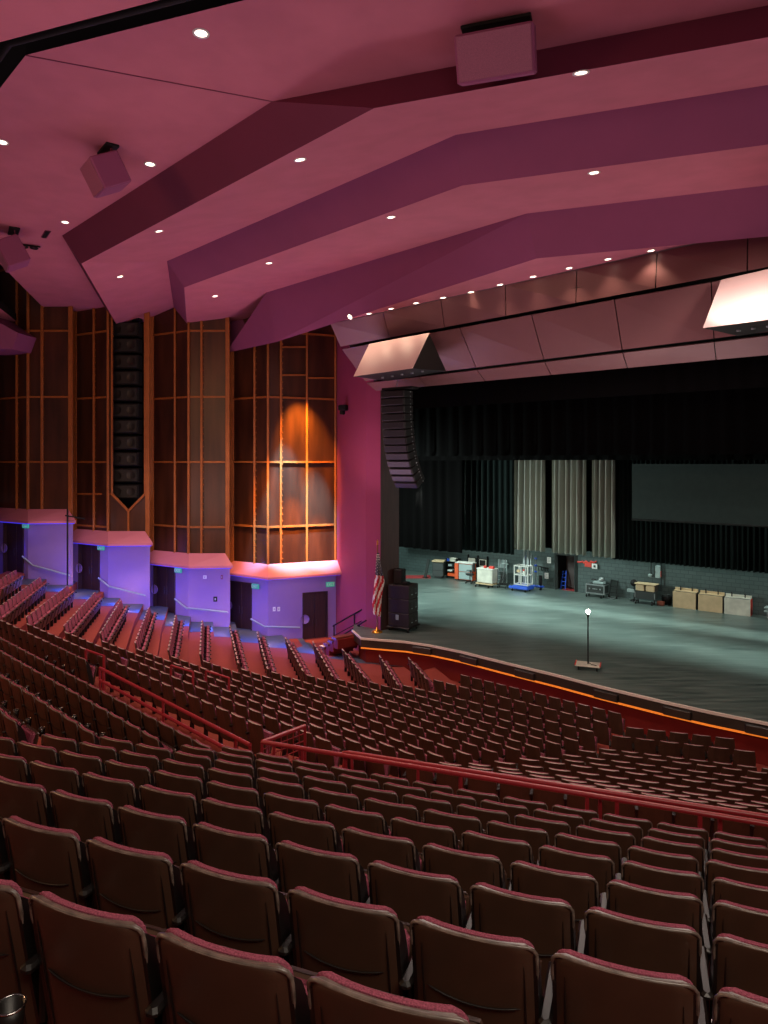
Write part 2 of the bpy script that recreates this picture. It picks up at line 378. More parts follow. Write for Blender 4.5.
# canopies: a sloping peach hood over each bay, blue strip beneath
for i in range(1, 5):
    L, C, _ = bays[i]; R = bays[i + 1][0] if i < 4 else 343
    zc = canopy_z[i]; zt = zc + .62
    lo = [wallpt(L - 4, 500, i, -.55), wallpt(C, 500, i, -.75), wallpt(R + 3, 500, i, -.55) if i < 4 else wallpt(343, 500, 4, -.7)]
    hi = [wallpt(L + 1, 500, i, -.05), wallpt(C, 500, i, -.1), wallpt(R - 5, 500, i, -.1)]
    bk = [wallpt(L, 500, i, .02), wallpt(C, 500, i, .02), wallpt(R - 2, 500, i, .05)]
    b = MB(); th = .1
    for k in range(2):
        A = [V((lo[k].x, lo[k].y, zc)), V((lo[k + 1].x, lo[k + 1].y, zc))]; Bt = [A[0] + V((0, 0, th)), A[1] + V((0, 0, th))]
        T = [V((hi[k].x, hi[k].y, zt)), V((hi[k + 1].x, hi[k + 1].y, zt))]; W_ = [V((bk[k].x, bk[k].y, zc)), V((bk[k + 1].x, bk[k + 1].y, zc))]
        b.add([A[0], A[1], Bt[1], Bt[0]], [(0, 1, 2, 3)]); b.add([Bt[0], Bt[1], T[1], T[0]], [(0, 1, 2, 3)]); b.add([A[0], W_[0], W_[1], A[1]], [(0, 1, 2, 3)])
        if k == 0: b.add([A[0], Bt[0], T[0], W_[0]], [(0, 1, 2, 3)])
        else: b.add([A[1], W_[1], T[1], Bt[1]], [(0, 1, 2, 3)])
    cn = b.build('wall_canopy', M['canopy']); fix_normals(cn)
    tag(cn, ['', 'pink sloping canopy over the highest visible side doorway', 'pink sloping canopy below the tall black speaker slot', 'pink sloping canopy over the third side doorway from the stage',
        'pink sloping canopy nearest the stage, under the orange-lit wood screen'][i], 'canopy', 'sloping canopies along the side wall')
    s = MB()
    for k in range(2):
        p = V((lo[k].x, lo[k].y, zc - .03)).lerp(V((bk[k].x, bk[k].y, zc - .03)), .35); q = V((lo[k + 1].x, lo[k + 1].y, zc - .03)).lerp(V((bk[k + 1].x, bk[k + 1].y, zc - .03)), .35)
        s.bar(p, q, .1, .05)
    st_ = s.build('light_strip', M['blue_led'], cn)
# wood screens
ZTOP = 18.5
horiz_y = [265, 331, 397, 462, 527]
screens = {0: [-51, -30, -5], 1: [-5, 17, 28, 42, 73], 2: [73, 94, 108, 112, 145, 150], 3: [150, 175, 188.6, 201.5, 230], 4: [230, 254.5, 268, 281, 307, 335.5]}
thick = {-5, 17, 73, 110, 148, 150, 175, 230, 335.5}
teeth = {42, 94, 201.5, 254.5, 281, 17}
WL_LABEL = {0: 'dark wood wall screen at the edge of the photo', 1: 'bronze wood wall screen above the highest visible doorway', 2: 'bronze wood wall screen holding the tall black pointed slot',
            3: 'bronze wood wall screen between the speaker slot and the lit corner screen', 4: 'orange-lit wood wall screen beside the plum proscenium wall'}
for i in range(5):
    L, C, _ = bays[i]; R = bays[i + 1][0] if i < 4 else 335.5
    z0 = canopy_z[i] + .35
    base = wallpt(C, 500, i); E_ = empty('wood_screen', V((base.x, base.y, z0)), label=WL_LABEL[i], cat='wall screen', group='wood screens on the side wall')
    for (a, c) in ((L, C), (C, R)):
        b = MB()
        if i == 2 and a == C:               # leave the pointed slot open
            zz = wallpt(128, 494, 2).z; zpnt = wallpt(128, 511, 2).z
            S0, S1, Sm = 112.5, 145, 128.5
            P = lambda px, z: V((wallpt(px, 500, i).x, wallpt(px, 500, i).y, z))
            b.add([P(C, z0), P(S0, z0), P(S0, ZTOP), P(C, ZTOP)], [(0, 1, 2, 3)]); b.add([P(S1, z0), P(R, z0), P(R, ZTOP), P(S1, ZTOP)], [(0, 1, 2, 3)])
            b.add([P(S0, z0), P(Sm, z0), P(Sm, zpnt), P(S0, zz)], [(0, 1, 2, 3)]); b.add([P(Sm, z0), P(S1, z0), P(S1, zz), P(Sm, zpnt)], [(0, 1, 2, 3)])
        else: vface(b, wallpt(a, 500, i), wallpt(c, 500, i), z0, ZTOP)
        wpart(b, 'wood_panel', M['wood'], E_)
    for px in screens[i]:
        if i == 2 and px in (112, 145): w = 1.6
        else: w = 4.2 if px in (-5, 73, 150, 230) else 2.2
        if i > 0 and px == screens[i][-1] and i < 4: px = px - 2.4
        p = wallpt(min(px + (w / 2 if px in (73, 150, 230, -5) else 0), R - .1), 500, i, -.06); ww = w * ZC * K / F
        b = MB(); zb = z0 + (wallpt(128, 494, 2).z - z0 if (i == 2 and px in (112, 145)) else 0)
        b.bbox(V((p.x, p.y, (zb + ZTOP) / 2)), (ww, .12, ZTOP - zb), .015)
        if px in teeth:                     # notched edge of the batten
            z = z0 + .2
            while z < 15.5:
                b.box(V((p.x + ww / 2 + .015, p.y - .05, z)), (.07, .05, .05)); z += .3
        mu = wpart(b, 'mullion', M['frame'], E_)
    for y in horiz_y:
        pts = [(L, C), (C, R - (1.0 if i < 4 else 0))]
        for (a, c) in pts:
            if i == 2 and a == C: 
                continue
            p, q = wallpt(a + .2, y, i, -.04), wallpt(c, y, i, -.04); z = wallpt(C, y, i).z
            if z < z0 + .3: continue
            b = MB(); p.z = q.z = z; b.bar(p, q, .08, .09); wpart(b, 'rail_bar', M['frame'], E_)
    if i == 4:
        for y, a, c in ((347, 281, 307), (375, 281, 307), (378, 307, 335)):
            b = MB(); p, q = wallpt(a, y, i, -.05), wallpt(c, y, i, -.05); b.bar(p, q, .07, .08); wpart(b, 'rail_bar', M['frame'], E_)
    if i == 2:
        b = MB(); p, q, r = wallpt(112, 494, 2, -.05), wallpt(128.5, 511, 2, -.05), wallpt(145, 494, 2, -.05)
        b.bar(p, q, .08, .1); b.bar(q, r, .08, .1); b.bar(q, V((q.x, q.y, z0)), .08, .1); wpart(b, 'slot_frame', M['frame'], E_)
        for y in (494,):
            b = MB(); b.bar(wallpt(73, y, 2, -.04), wallpt(112, y, 2, -.04), .08, .09); wpart(b, 'rail_bar', M['frame'], E_)
# tall speaker column hanging in the slot
sp = wallpt(128.5, 500, 2, .9); E_ = empty('line_array', V((sp.x, sp.y, sp.z)), label='tall black speaker column set inside the pointed slot of the side wall', cat='speaker array')
b = MB(); bw = wallpt(110, 400, 2, 1.5); be = wallpt(150, 400, 2, 1.5); vface(b, bw, be, 1, ZTOP); wpart(b, 'slot_back', M['black'], E_)
for k in range(18):
    z = wallpt(128, 492 - k * 16.5, 2).z; b = MB(); b.bbox(V((sp.x, sp.y - .25, z)), (1.35, .6, .68), .03); m_ = wpart(b, 'speaker_module', M['black'], E_)
    g = MB(); g.bbox(V((sp.x, sp.y - .57, z)), (1.2, .04, .56), .01); g.mi = 1
    for s in (-1, 1): g.lathe(V((sp.x + s * .33, sp.y - .6, z)), [(.0, .0), (.16, 0), (.2, .01)], 12, Matrix.Rotation(rad(90), 3, 'X'))
    wpart(g, 'grille', [M['blackgrille'], M['seam']], m_)

# ================================================================== PLUM PROSCENIUM WALL
W0, W1, W2, W3 = old(335.5, 600, 30.8), old(366, 600, 27.6), old(380.5, 600, 27.0), old(399, 600, 27.4)
b = MB(); vface(b, W0, W1, -1.6, 14.5); vface(b, W1, W2, -1.6, 12.5)
struct(b, 'wall_proscenium', M['purple'])
b = MB(); vface(b, W2, W3, -.02, 11.5); vface(b, W3, W3 + V((-.35, 2.5, 0)), -.02, 11.5)
struct(b, 'wall_portal', M['door'])

# ================================================================== STAGE
edge = [st(353, 630), st(361.5, 638), st(405.5, 641.5), st(430, 645), st(461, 651.3), st(506, 662.5), st(557, 674.8), st(602, 686.5), st(663, 701), st(708, 711), st(768, 723), st(860, 739), st(960, 755)]
# smooth the front run
def n40(p): return .643 * p.x + .766 * p.y
b = MB()
floor_poly = [V((p.x, p.y, 0)) for p in edge] + [V((34, 16, 0)), V((34, 34, 0)), V((-6, 52, 0)), V((-6, 46, 0)), V((W3.x - .4, W3.y + 2.4, 0)), V((W2.x, W2.y, 0)), V((W1.x, W1.y, 0)), V((W1.x - .55, W1.y + .5, 0))]
b.add(floor_poly, [tuple(range(len(floor_poly)))])
sf = struct(b, 'floor_stage', M['stage'])
b = MB(); tb = MB(); led = MB(); rw = MB()
def offs(p, q, d):                            # outward (towards the seats) offset of an edge direction
    t = (q - p).normalized(); n = V((t.y, -t.x, 0)); return n * d
outs = []
for i, p in enumerate(edge):
    a = edge[max(i - 1, 0)]; c = edge[min(i + 1, len(edge) - 1)]; t = (c - a).normalized(); outs.append(V((t.y, -t.x, 0)))
for i in range(len(edge) - 1):
    p, q = edge[i], edge[i + 1]; np_, nq = outs[i], outs[i + 1]; z = V((0, 0, 1))
    tb.add([p, q, q + nq * .06 + z * .02, p + np_ * .06 + z * .02, p + z * .025, q + z * .025, p + np_ * .06 - z * .06, q + nq * .06 - z * .06], [(4, 5, 2, 3), (3, 2, 7, 6)])
    b.add([p + np_ * .04 - z * .04, q + nq * .04 - z * .04, q + nq * .04 - z * .36, p + np_ * .04 - z * .36], [(0, 1, 2, 3)])
    b.add([p + np_ * .04 - z * .36, q + nq * .04 - z * .36, q - nq * .3 - z * .36, p - np_ * .3 - z * .36], [(0, 1, 2, 3)])
    if i >= 1: led.prism([p + np_ * .05 - z * .38, q + nq * .05 - z * .38, q + nq * .05 - z * .43, p + np_ * .05 - z * .43], -np_ * .05)
    rw.add([p - np_ * .25 - z * .3, q - nq * .25 - z * .3, q - nq * .25 - z * 1.75, p - np_ * .25 - z * 1.75], [(0, 1, 2, 3)])
struct(tb, 'trim_1', M['trim']); struct(b, 'trim_2', M['band']); struct(rw, 'wall_pit', M['redwall'])
tag(led.build('light_strip', M['orange_led']), 'glowing orange light strip running below the curved stage lip', 'light strip')
for i, px in enumerate((423, 470, 526, 607, 678, 762)):
    # boxed wedge monitors let into the stage lip
    for k in range(len(edge) - 1):
        if (edge[k].x / edge[k].y * F + CX) <= px <= (edge[k + 1].x / edge[k + 1].y * F + CX): break
    a, c = edge[k], edge[k + 1]; m_ = (px - CX) / F
    t = (m_ * a.y - a.x) / ((c.x - a.x) - m_ * (c.y - a.y)); p = a.lerp(c, t); u = (c - a).normalized(); n = V((u.y, -u.x, 0)); rot = math.atan2(u.y, u.x)
    E_ = empty('front_fill_speaker', p + n * .06 + V((0, 0, -.24)), rot, label='small grey loudspeaker let into the stage lip, %s from the flag end' % ORD[i + 1], cat='speaker', group='front fill speakers in the stage lip')
    o = MB(); o.bbox(V((0, -.02, .0)), (.85, .08, .26), .02); bd = o.build('cabinet', M['blackgrille'], E_)
    g = MB(); g.bbox(V((0, -.07, 0)), (.78, .03, .22), .01); g.build('grille', M['boxgrey'] if 0 else M['band'], E_)

# stage house: block wall, drapes, border, screen
RS = V((.643, .766, 0)); US = V((.766, -.643, 0))
def sp_(rho, px, y=None, z=None):             # point on the plane parallel to the stage front at distance rho (old units) seen at px
    m_ = (px - CX) / F; Zo = rho / (.643 * m_ + .766); p = V((m_ * Zo * K, Zo * K, 0))
    p.z = z if z is not None else EYE - (y - HY) * Zo * K / F
    return p
BW = 33.05
b = MB(); pts = [sp_(BW, 392, z=0), sp_(BW, 556, z=0), sp_(BW, 576, z=0), sp_(BW, 900, z=0)]
dtop = sp_(BW, 566, 554).z
b.add([pts[0], pts[1], pts[1] + V((0, 0, 6)), pts[0] + V((0, 0, 6))], [(0, 1, 2, 3)])
b.add([pts[2], pts[3], pts[3] + V((0, 0, 6)), pts[2] + V((0, 0, 6))], [(0, 1, 2, 3)])
b.add([pts[1] + V((0, 0, dtop)), pts[2] + V((0, 0, dtop)), pts[2] + V((0, 0, 6)), pts[1] + V((0, 0, 6))], [(0, 1, 2, 3)])
bw = struct(b, 'wall_back', M['brick'])
uv = bw.data.uv_layers.new(name='UVMap')
for lp in bw.data.loops:
    v = bw.data.vertices[lp.vertex_index].co; uv.data[lp.index].uv = (v.dot(US), v.z)
# dark doorway in the back wall
dA, dB = pts[1], pts[2]; D = empty('door_6', (dA + dB) / 2, kind='structure')
b = MB(); 
for p in (dA, dB): b.bar(p, p + V((0, 0, dtop)), .16, .16)
b.bar(dA + V((0, 0, dtop)), dB + V((0, 0, dtop)), .16, .16); wpart(b, 'door_frame', M['darkgreen'], D)
b = MB(); k_ = RS * 2.2
b.add([dA + k_, dB + k_, dB + k_ + V((0, 0, dtop)), dA + k_ + V((0, 0, dtop))], [(0, 1, 2, 3)]); b.add([dA, dA + k_, dA + k_ + V((0, 0, dtop)), dA + V((0, 0, dtop))], [(0, 1, 2, 3)])
b.add([dB, dB + k_, dB + k_ + V((0, 0, dtop)), dB + V((0, 0, dtop))], [(0, 1, 2, 3)]); wpart(b, 'door_recess', M['darkgreen'], D)
b = MB(); b.bbox((dA + dB) / 2 + RS * .6 + V((0, 0, dtop / 2)) + US * .2, (.9, .06, dtop - .1), .01, Rz(math.atan2(US.y, US.x))); wpart(b, 'door_leaf', M['door'], D)
# left stage wing wall
b = MB(); p, q = V((-6, 46, 0)), V((-6, 20, 0)); b.add([p, sp_(BW, 392, z=0), sp_(BW, 392, z=6), p + V((0, 0, 6))], [(0, 1, 2, 3)])
struct(b, 'wall_wing', M['brick'])
b = MB(); R_ = V((34, 34, 0)); b.add([V((34, 10, 0)), V((34, 40, 0)), V((34, 40, 16)), V((34, 10, 16))], [(0, 1, 2, 3)])
struct(b, 'wall_right', M['black'])

def drape(name, rho, px0, px1, ytop_z, zbot, folds, amp, m, label, cat='curtain', group=None, seed=0, jag=0.0):
    rnd = random.Random(seed); a, c = sp_(rho, px0, z=0), sp_(rho, px1, z=0); L = (c - a).length; n = folds * 8; b = MB(); P = []
    ph = [rnd.uniform(-.9, .9) for _ in range(folds + 2)]; am = [amp * rnd.uniform(.45, 1.2) for _ in range(folds + 2)]
    for lev, z in enumerate((ytop_z, (ytop_z + zbot) / 2, zbot)):
        for i in range(n + 1):
            t = i / n; f = t * folds; k = int(f); w = math.sin(2 * math.pi * f + ph[k] * math.sin(math.pi * (f - k))) * (am[k] * (1 - (f - k)) + am[k + 1] * (f - k))
            P.append(a.lerp(c, t) + RS * w * (.8 + .2 * lev) + V((0, 0, z)))
    fs = [(r * (n + 1) + i, r * (n + 1) + i + 1, (r + 1) * (n + 1) + i + 1, (r + 1) * (n + 1) + i) for r in range(2) for i in range(n)]
    # a second skin 3 cm behind gives the cloth its thickness
    Q = [p + RS * .03 for p in P]; N = len(P)
    b.add(P + Q, fs + [tuple(reversed([x + N for x in f])) for f in fs] + [(2 * (n + 1) + i, 2 * (n + 1) + i + 1, 2 * (n + 1) + i + 1 + N, 2 * (n + 1) + i + N) for i in range(n)], True)
    o = b.build(name, m); return tag(o, label, cat, group)
zo = lambda z: (z - 6.5) * K + EYE
drape('stage_curtain', 29.3, 384, 462, zo(9.8), zo(1.95), 9, .12, M['velour'], 'black drape hanging at the flag side of the stage', seed=1)
drape('stage_curtain', 30.3, 458, 514, zo(6.9), zo(1.97), 10, .2, M['velour_teal'], 'near-black teal drape hanging beside the pale striped drape', seed=2)
drape('stage_curtain', 30.6, 512, 545, zo(6.62), zo(2.22), 6, .34, M['velour_grey'], 'pale grey drape with deep folds, left of its gap', seed=5, group='pale grey drapes')
drape('stage_curtain', 30.6, 552, 586, zo(6.62), zo(2.22), 6, .36, M['velour_grey'], 'pale grey drape with deep folds, middle one of three', seed=8, group='pale grey drapes')
drape('stage_curtain', 30.6, 592, 615, zo(6.62), zo(2.22), 4, .34, M['velour_grey'], 'pale grey drape with deep folds, next to the black drape', seed=12, group='pale grey drapes')
drape('stage_curtain', 31.2, 500, 611, zo(7.5), zo(2.32), 26, .10, M['velour'], 'black backing drape behind the pale striped drapes', seed=3)
drape('stage_curtain', 31.0, 612, 860, zo(7.5), zo(2.1), 46, .16, M['velour_teal'], 'long dark drape hanging below and behind the slate screen', seed=4)
b = MB(); a, c = sp_(29.6, 632, z=0), sp_(29.6, 830, z=0); z1, z0 = sp_(29.6, 700, 464).z, sp_(29.6, 700, 523).z
b.prism([a + V((0, 0, z0)), c + V((0, 0, z0)), c + V((0, 0, z1)), a + V((0, 0, z1))], RS * .05)
sc_ = tag(b.build('projection_screen', M['screen']), 'wide dull slate screen hanging in front of the dark rear drape', 'screen')
b = MB(); b.tube([a + V((0, 0, z0)), c + V((0, 0, z0))], .05); b.build('batten', M['black'], sc_)
def border(rho, px0, px1, zb, zt, m, label, seed):
    return drape('border_curtain', rho, px0, px1, zt, zb, 40, .05, m, label, 'border curtain', seed=seed)
border(21.9, 376, 1250, zo(8.6), zo(10.4), M['velour'], 'black valance border just inside the proscenium opening', 21)
border(24.5, 370, 1100, zo(6.75), zo(10.4), M['velour'], 'deep black border curtain across the stage top', 22)
border(28.2, 370, 1000, zo(6.58), zo(9.4), M['velour'], 'rearmost black border curtain above the pale drapes', 23)
drape('side_drape', 23.2, 366, 392, zo(10), 0.03, 4, .1, M['velour'], 'tall black leg drape just behind the flag corner', seed=31)
# fly loft cover
b = MB(); zt = zo(10.3)
b.add([sp_(20.6, 366, z=zt), sp_(20.6, 1400, z=zt), sp_(33, 1100, z=zt + .4), sp_(33, 330, z=zt + .4)], [(0, 1, 2, 3)]); struct(b, 'ceiling_stage', M['black'])
b = MB(); b.add([sp_(33, 330, z=zt + .4), sp_(33, 1100, z=zt + .4), sp_(33, 1100, z=5), sp_(33, 330, z=5)], [(0, 1, 2, 3)]); struct(b, 'wall_loft', M['black'])

# ================================================================== THINGS ON THE STAGE
SA = math.atan2(US.y, US.x)                   # stage-parallel heading (local x along the back wall, local -y to the audience)
def mp(y): return EYE / (y - HY)              # metres per pixel for something standing at row y
def thing(name, px, py, rz, label, cat, group=None, z=0.0):
    return empty(name, st(px, py, z), rz, label=label, cat=cat, group=group)
def bb(e, name, m, boxes, ch=.012):
    b = MB()
    for c, s in boxes: b.bbox(c, s, ch)
    return b.build(name, m, e)
def casters(e, w, d, r=.06, n=4):
    for sx in (-1, 1):
        for sy in (-1, 1):
            b = MB(); b.lathe(V((sx * (w / 2 - .09) - .02, sy * (d / 2 - .09), r)), [(0, 0), (r, 0), (r, .04), (0, .04)], 12, Matrix.Rotation(rad(90), 3, 'Y'))
            b.bbox(V((sx * (w / 2 - .09), sy * (d / 2 - .09), r * 1.6)), (.05, .05, r * 1.2), .005); b.build('caster', M['seam'], e)

# big dark speaker stack on casters beside the flag
c = st(407, 633); E_ = empty('speaker_stack', V((c.x - .15, c.y + .62, 0)), rad(-28), label='large dark speaker cabinet stack on casters at the stage corner', cat='speaker')
hgt = 2.0
bb(E_, 'dolly', M['seam'], [((0, 0, .17), (1.12, 1.02, .06))])
casters(E_, 1.08, .98, .07)
for k in range(3):
    z = .2 + k * .6 + .3
    cb = bb(E_, 'cabinet', M['case'], [((0, 0, z), (1.02, .92, .59))], .02)
    for s in (-1, 1):
        b = MB(); b.bbox((.515, s * .2, z + .02), (.02, .14, .2), .01); b.build('handle_recess', M['seam'], cb)
        b = MB(); b.bbox((.53, s * .2, z - .1), (.03, .1, .03), .005); b.build('handle', M['boxgrey'], cb)
b = MB(); b.bbox((-.05, -.475, .62), (.14, .02, .22), .005); b.build('label_plate', M['boxgrey'], E_)
tp = V((E_.location.x - .1, E_.location.y, 2.0))
E2 = empty('stage_monitor_speaker', tp, rad(-28), label='small black speaker standing on top of the large dark speaker stack', cat='speaker')
bb(E2, 'cabinet', M['black'], [((-.05, 0, .32), (.42, .4, .64))], .03); bb(E2, 'grille', M['blackgrille'], [((-.05, -.21, .32), (.36, .02, .58))]); bb(E2, 'foot', M['black'], [((.3, -.1, .06), (.24, .3, .12))])

# flag
fb = st(377, 631.5); E_ = empty('american_flag', V((fb.x, fb.y - .15, 0)), 0, label='striped red and white flag with starred dark blue canton on a gilded pole', cat='flag')
b = MB(); b.tube([(0, 0, .1), (0.02, 0, 3.75)], .025, 10); po = b.build('pole', M['gold'], E_)
b = MB(); b.lathe(V((0, 0, 0)), [(0, 0), (.24, 0), (.24, .04), (.12, .1), (.05, .14), (.03, .22), (0, .22)], 20); b.build('base', M['brass'], E_)
b = MB(); b.lathe(V((0.02, 0, 3.74)), [(0, 0), (.05, .03), (.03, .08), (.045, .14), (0, .26)], 10); b.build('finial', M['brass'], po)
nu, nv = 14, 39; cl = MB(); P = []
def lerpk(v, ks):
    for (a, x), (c, y) in zip(ks, ks[1:]):
        if v <= c: return x + (y - x) * (v - a) / (c - a)
    return ks[-1][1]
for j in range(nv + 1):
    v = j / nv
    for i in range(nu + 1):
        u = i / nu; l = lerpk(v, [(0, .0), (.3, -.06), (.85, -.2), (1, -.14)]); r = lerpk(v, [(0, .08), (.2, .17), (.45, .32), (.7, .2), (1, .16)])
        P.append(V((l + (r - l) * u, -.1 + .07 * math.sin(u * 13 + v * 2.5) * min(1, v * 3), 3.42 - v * 2.62 - .12 * u * v)))
for j in range(nv):
    for i in range(nu):
        cl.mi = 0 if ((i + 30 + j * .62) // 3.1) % 2 < 1 else 1
        if j < 14: cl.mi = 2
        a = j * (nu + 1) + i; cl.add([P[a], P[a + 1], P[a + nu + 2], P[a + nu + 1]], [(0, 1, 2, 3)], True)
cf = cl.build('cloth', [M['flag_red'], M['flag_white'], M['flag_blue']], E_); so = cf.modifiers.new('s', 'SOLIDIFY'); so.thickness = .012
b = MB(); rnd = random.Random(4)
for j in range(1, 14):
    for i in range(0, nu, 3):
        p = P[j * (nu + 1) + min(i + (j % 2), nu)] + V((0, -.02, 0)); s5 = [V((.026 * (1 if q % 2 == 0 else .42) * math.sin(math.pi * q / 5), 0, .026 * (1 if q % 2 == 0 else .42) * math.cos(math.pi * q / 5))) for q in range(10)]
        b.prism([p + q for q in s5], (0, .008, 0))
b.build('stars', M['flag_white'], cf)

# ghost light
E_ = thing('ghost_light', 588, 669, rad(-20), 'bare glowing bulb on a tall thin stand with low wheeled base alone on stage', 'lamp')
H_ = 57 * mp(669)
bb(E_, 'base', M['cream'], [((0, 0, .16), (.86, .6, .05))], .02)
b = MB(); 
for x in (-1, 1): b.bbox((x * .42, 0, .19), (.04, .6, .05), .01)
b.build('base_edge', M['red'], E_); casters(E_, .8, .56, .06)
b = MB(); b.tube([(0, 0, .18), (0, 0, H_ - .12)], .022); b.build('pole', M['black'], E_)
b = MB(); b.lathe(V((0, 0, H_ - .16)), [(0, 0), (.04, 0), (.04, .08), (0, .08)], 10); b.build('socket', M['black'], E_)
b = MB(); b.lathe(V((0, 0, H_ - .08)), [(0, 0), (.03, .02), (.075, .08), (.07, .13), (.03, .165), (0, .17)], 14); b.build('bulb', M['bulb'], E_)
b = MB(); b.tube([(.3, -.2, .2), (.1, -.1, .21), (.0, 0, .25)], .012); b.build('cable', M['black'], E_)
g0 = E_.location.copy()

# three plywood scenery boxes against the back wall
for i, (x0, x1, yb, m, lab) in enumerate(((672.7, 696, (607, 610), 'tan', 'tan plywood box on the back wall, the one next to the wheeled cart'), (698, 722.6, (610.3, 613.4), 'tan', 'tan plywood box, middle of three along the back wall'), (724, 750.7, (613.6, 616.7), 'cream', 'pale weathered plywood box, end one with a crimson side'))):
    a, c = st(x0, yb[0]), st(x1, yb[1]); yb = yb[1]; mid = (a + c) / 2; w = (c - a).length; rz = math.atan2((c - a).y, (c - a).x); hh = 21 * mp(yb) * .93
    E_ = empty('plywood_box', mid + Rz(rz) @ V((0, .28, 0)), rz, label=lab, cat='box', group='plywood boxes along the back wall')
    bb(E_, 'front_panel', M[m], [((0, -.27, hh * .42), (w - .02, .05, hh * .84))], .008)
    bb(E_, 'carcass', M['band'], [((0, .02, hh * .41), (w - .04, .5, hh * .8))], .01)
    bb(E_, 'side_panel', M['red'] if i == 2 else M['band'], [((w / 2 - .015, .0, hh * .42), (.03, .56, hh * .84))], .005)
    bb(E_, 'lid_edge', M[m], [((0, .12, hh * .93), (w - .02, .05, hh * .14)), ((0, .0, hh * .86), (w - .02, .3, .03))], .006)
    for s in (-.25, .25): bb(E_, 'latch', M['seam'], [((s * w, .06, hh * .98), (.05, .05, .24))], .01)

# wheeled tan cart
E_ = thing('equipment_cart', 645, 604.2, SA, 'black wheeled cart carrying two tan wooden crates against the back wall', 'cart')
bb(E_, 'frame', M['darkgreen'], [((0, .3, .46), (1.0, .7, .4))], .02); bb(E_, 'top_board', M['tan'], [((0, .3, 1.02), (1.08, .76, .04))])
for s in (-.26, .26): bb(E_, 'crate', M['tan'], [((s, .02, .82), (.42, .12, .3))], .02); 
bb(E_, 'box_body', M['band'], [((0, .35, .83), (1.0, .55, .34))]); casters(E_, 1.0, .6, .1)
bb(E_, 'corner_post', M['steel'], [((-.5, -.04, .45), (.05, .05, .3)), ((.5, -.04, .45), (.05, .05, .3))])
bb(E_, 'tool_box', M['step'], [((.75, .2, .12), (.3, .3, .2))])
E_.scale = (1, .8, 1)
E_ = thing('floor_fan', 633.5, 601, SA, 'small dark fan on a stand just left of the wheeled cart', 'fan')
b = MB(); b.lathe(V((0, .1, .95)), [(0, 0), (.17, 0), (.19, .05), (.17, .1), (0, .1)], 18, Matrix.Rotation(rad(90), 3, 'X')); b.build('cage', M['black'], E_)
b = MB(); b.tube([(0, .1, .02), (0, .1, .8)], .03); b.build('pole', M['black'], E_); b = MB(); b.lathe(V((0, .1, 0)), [(0, 0), (.2, 0), (.18, .05), (0, .06)], 14); b.build('base', M['black'], E_)
bb(E_, 'shelf', M['boxgrey'], [((-.15, .1, .52), (.4, .2, .16))], .02)
E_ = thing('cable_bin', 665.5, 605, SA, 'black round bin of cables between the cart and the plywood boxes', 'bin')
b = MB(); b.lathe(V((0, .2, 0)), [(0, 0), (.22, 0), (.27, .42), (.24, .44), (.2, .4), (0, .38)], 16); b.build('body', M['black'], E_)
b = MB()
for k in range(3): b.tube([V((.15 * math.cos(a * .7), .2 + .15 * math.sin(a * .7), .42 + .03 * k)) for a in range(10)], .02, 6)
b.build('coiled_cable', M['darkgreen'], E_)

# silver flight case trolley
E_ = thing('flight_case', 595, 597.2, SA, 'open black flight case with silver edges on the block wall beside the doorway', 'case')
w = 1.0
bb(E_, 'case_body', M['darkgreen'], [((0, .3, .42), (w, .55, .46))])
b = MB()
for z in (.2, .66):
    b.bbox((0, .01, z), (w + .05, .05, .07), .01); 
for x in (-w / 2, w / 2): b.bbox((x, .01, .43), (.06, .05, .5), .01); b.bbox((x, .3, .66), (.05, .6, .05), .01); b.bbox((x, .3, .2), (.05, .6, .05), .01)
b.build('metal_edging', M['steel'], E_); casters(E_, w, .5, .07)
bb(E_, 'handle', M['steel'], [((0, -.03, .45), (.3, .03, .04)), ((-.3, -.03, .45), (.08, .03, .08)), ((.3, -.03, .45), (.08, .03, .08))])
E_ = empty('mixer_console', V((E_.location.x, E_.location.y, .7)) + RS * .3 + US * .12, SA, label='small grey control console with a round lamp on the silver-edged case', cat='console')
bb(E_, 'desk', M['boxgrey'], [((0, 0, .07), (.6, .4, .14))], .03); b = MB(); b.lathe(V((.12, 0, .14)), [(0, 0), (.14, 0), (.18, .08), (.12, .2), (0, .24)], 14); b.build('lamp_head', M['steel'], E_)
bb(E_, 'panel', M['seam'], [((-.32, 0, .2), (.24, .18, .06))])
E_ = thing('hand_truck', 612.5, 598.5, SA, 'dark hand truck leaning beside the silver-edged flight case', 'hand truck')
b = MB()
for x in (-.18, .18): b.tube([(x, 0, .1), (x, .3, .95)], .02)
for z in (.3, .6, .9): b.tube([(-.18, z * .35 - .03, z), (.18, z * .35 - .03, z)], .015)
b.build('frame', M['black'], E_); bb(E_, 'toe_plate', M['steel'], [((0, -.12, .03), (.4, .25, .02))])
for x in (-.2, .2):
    b = MB(); b.lathe(V((x - .02, .05, .1)), [(0, 0), (.1, 0), (.1, .05), (0, .05)], 12, Matrix.Rotation(rad(90), 3, 'Y')); b.build('wheel', M['seam'], E_)

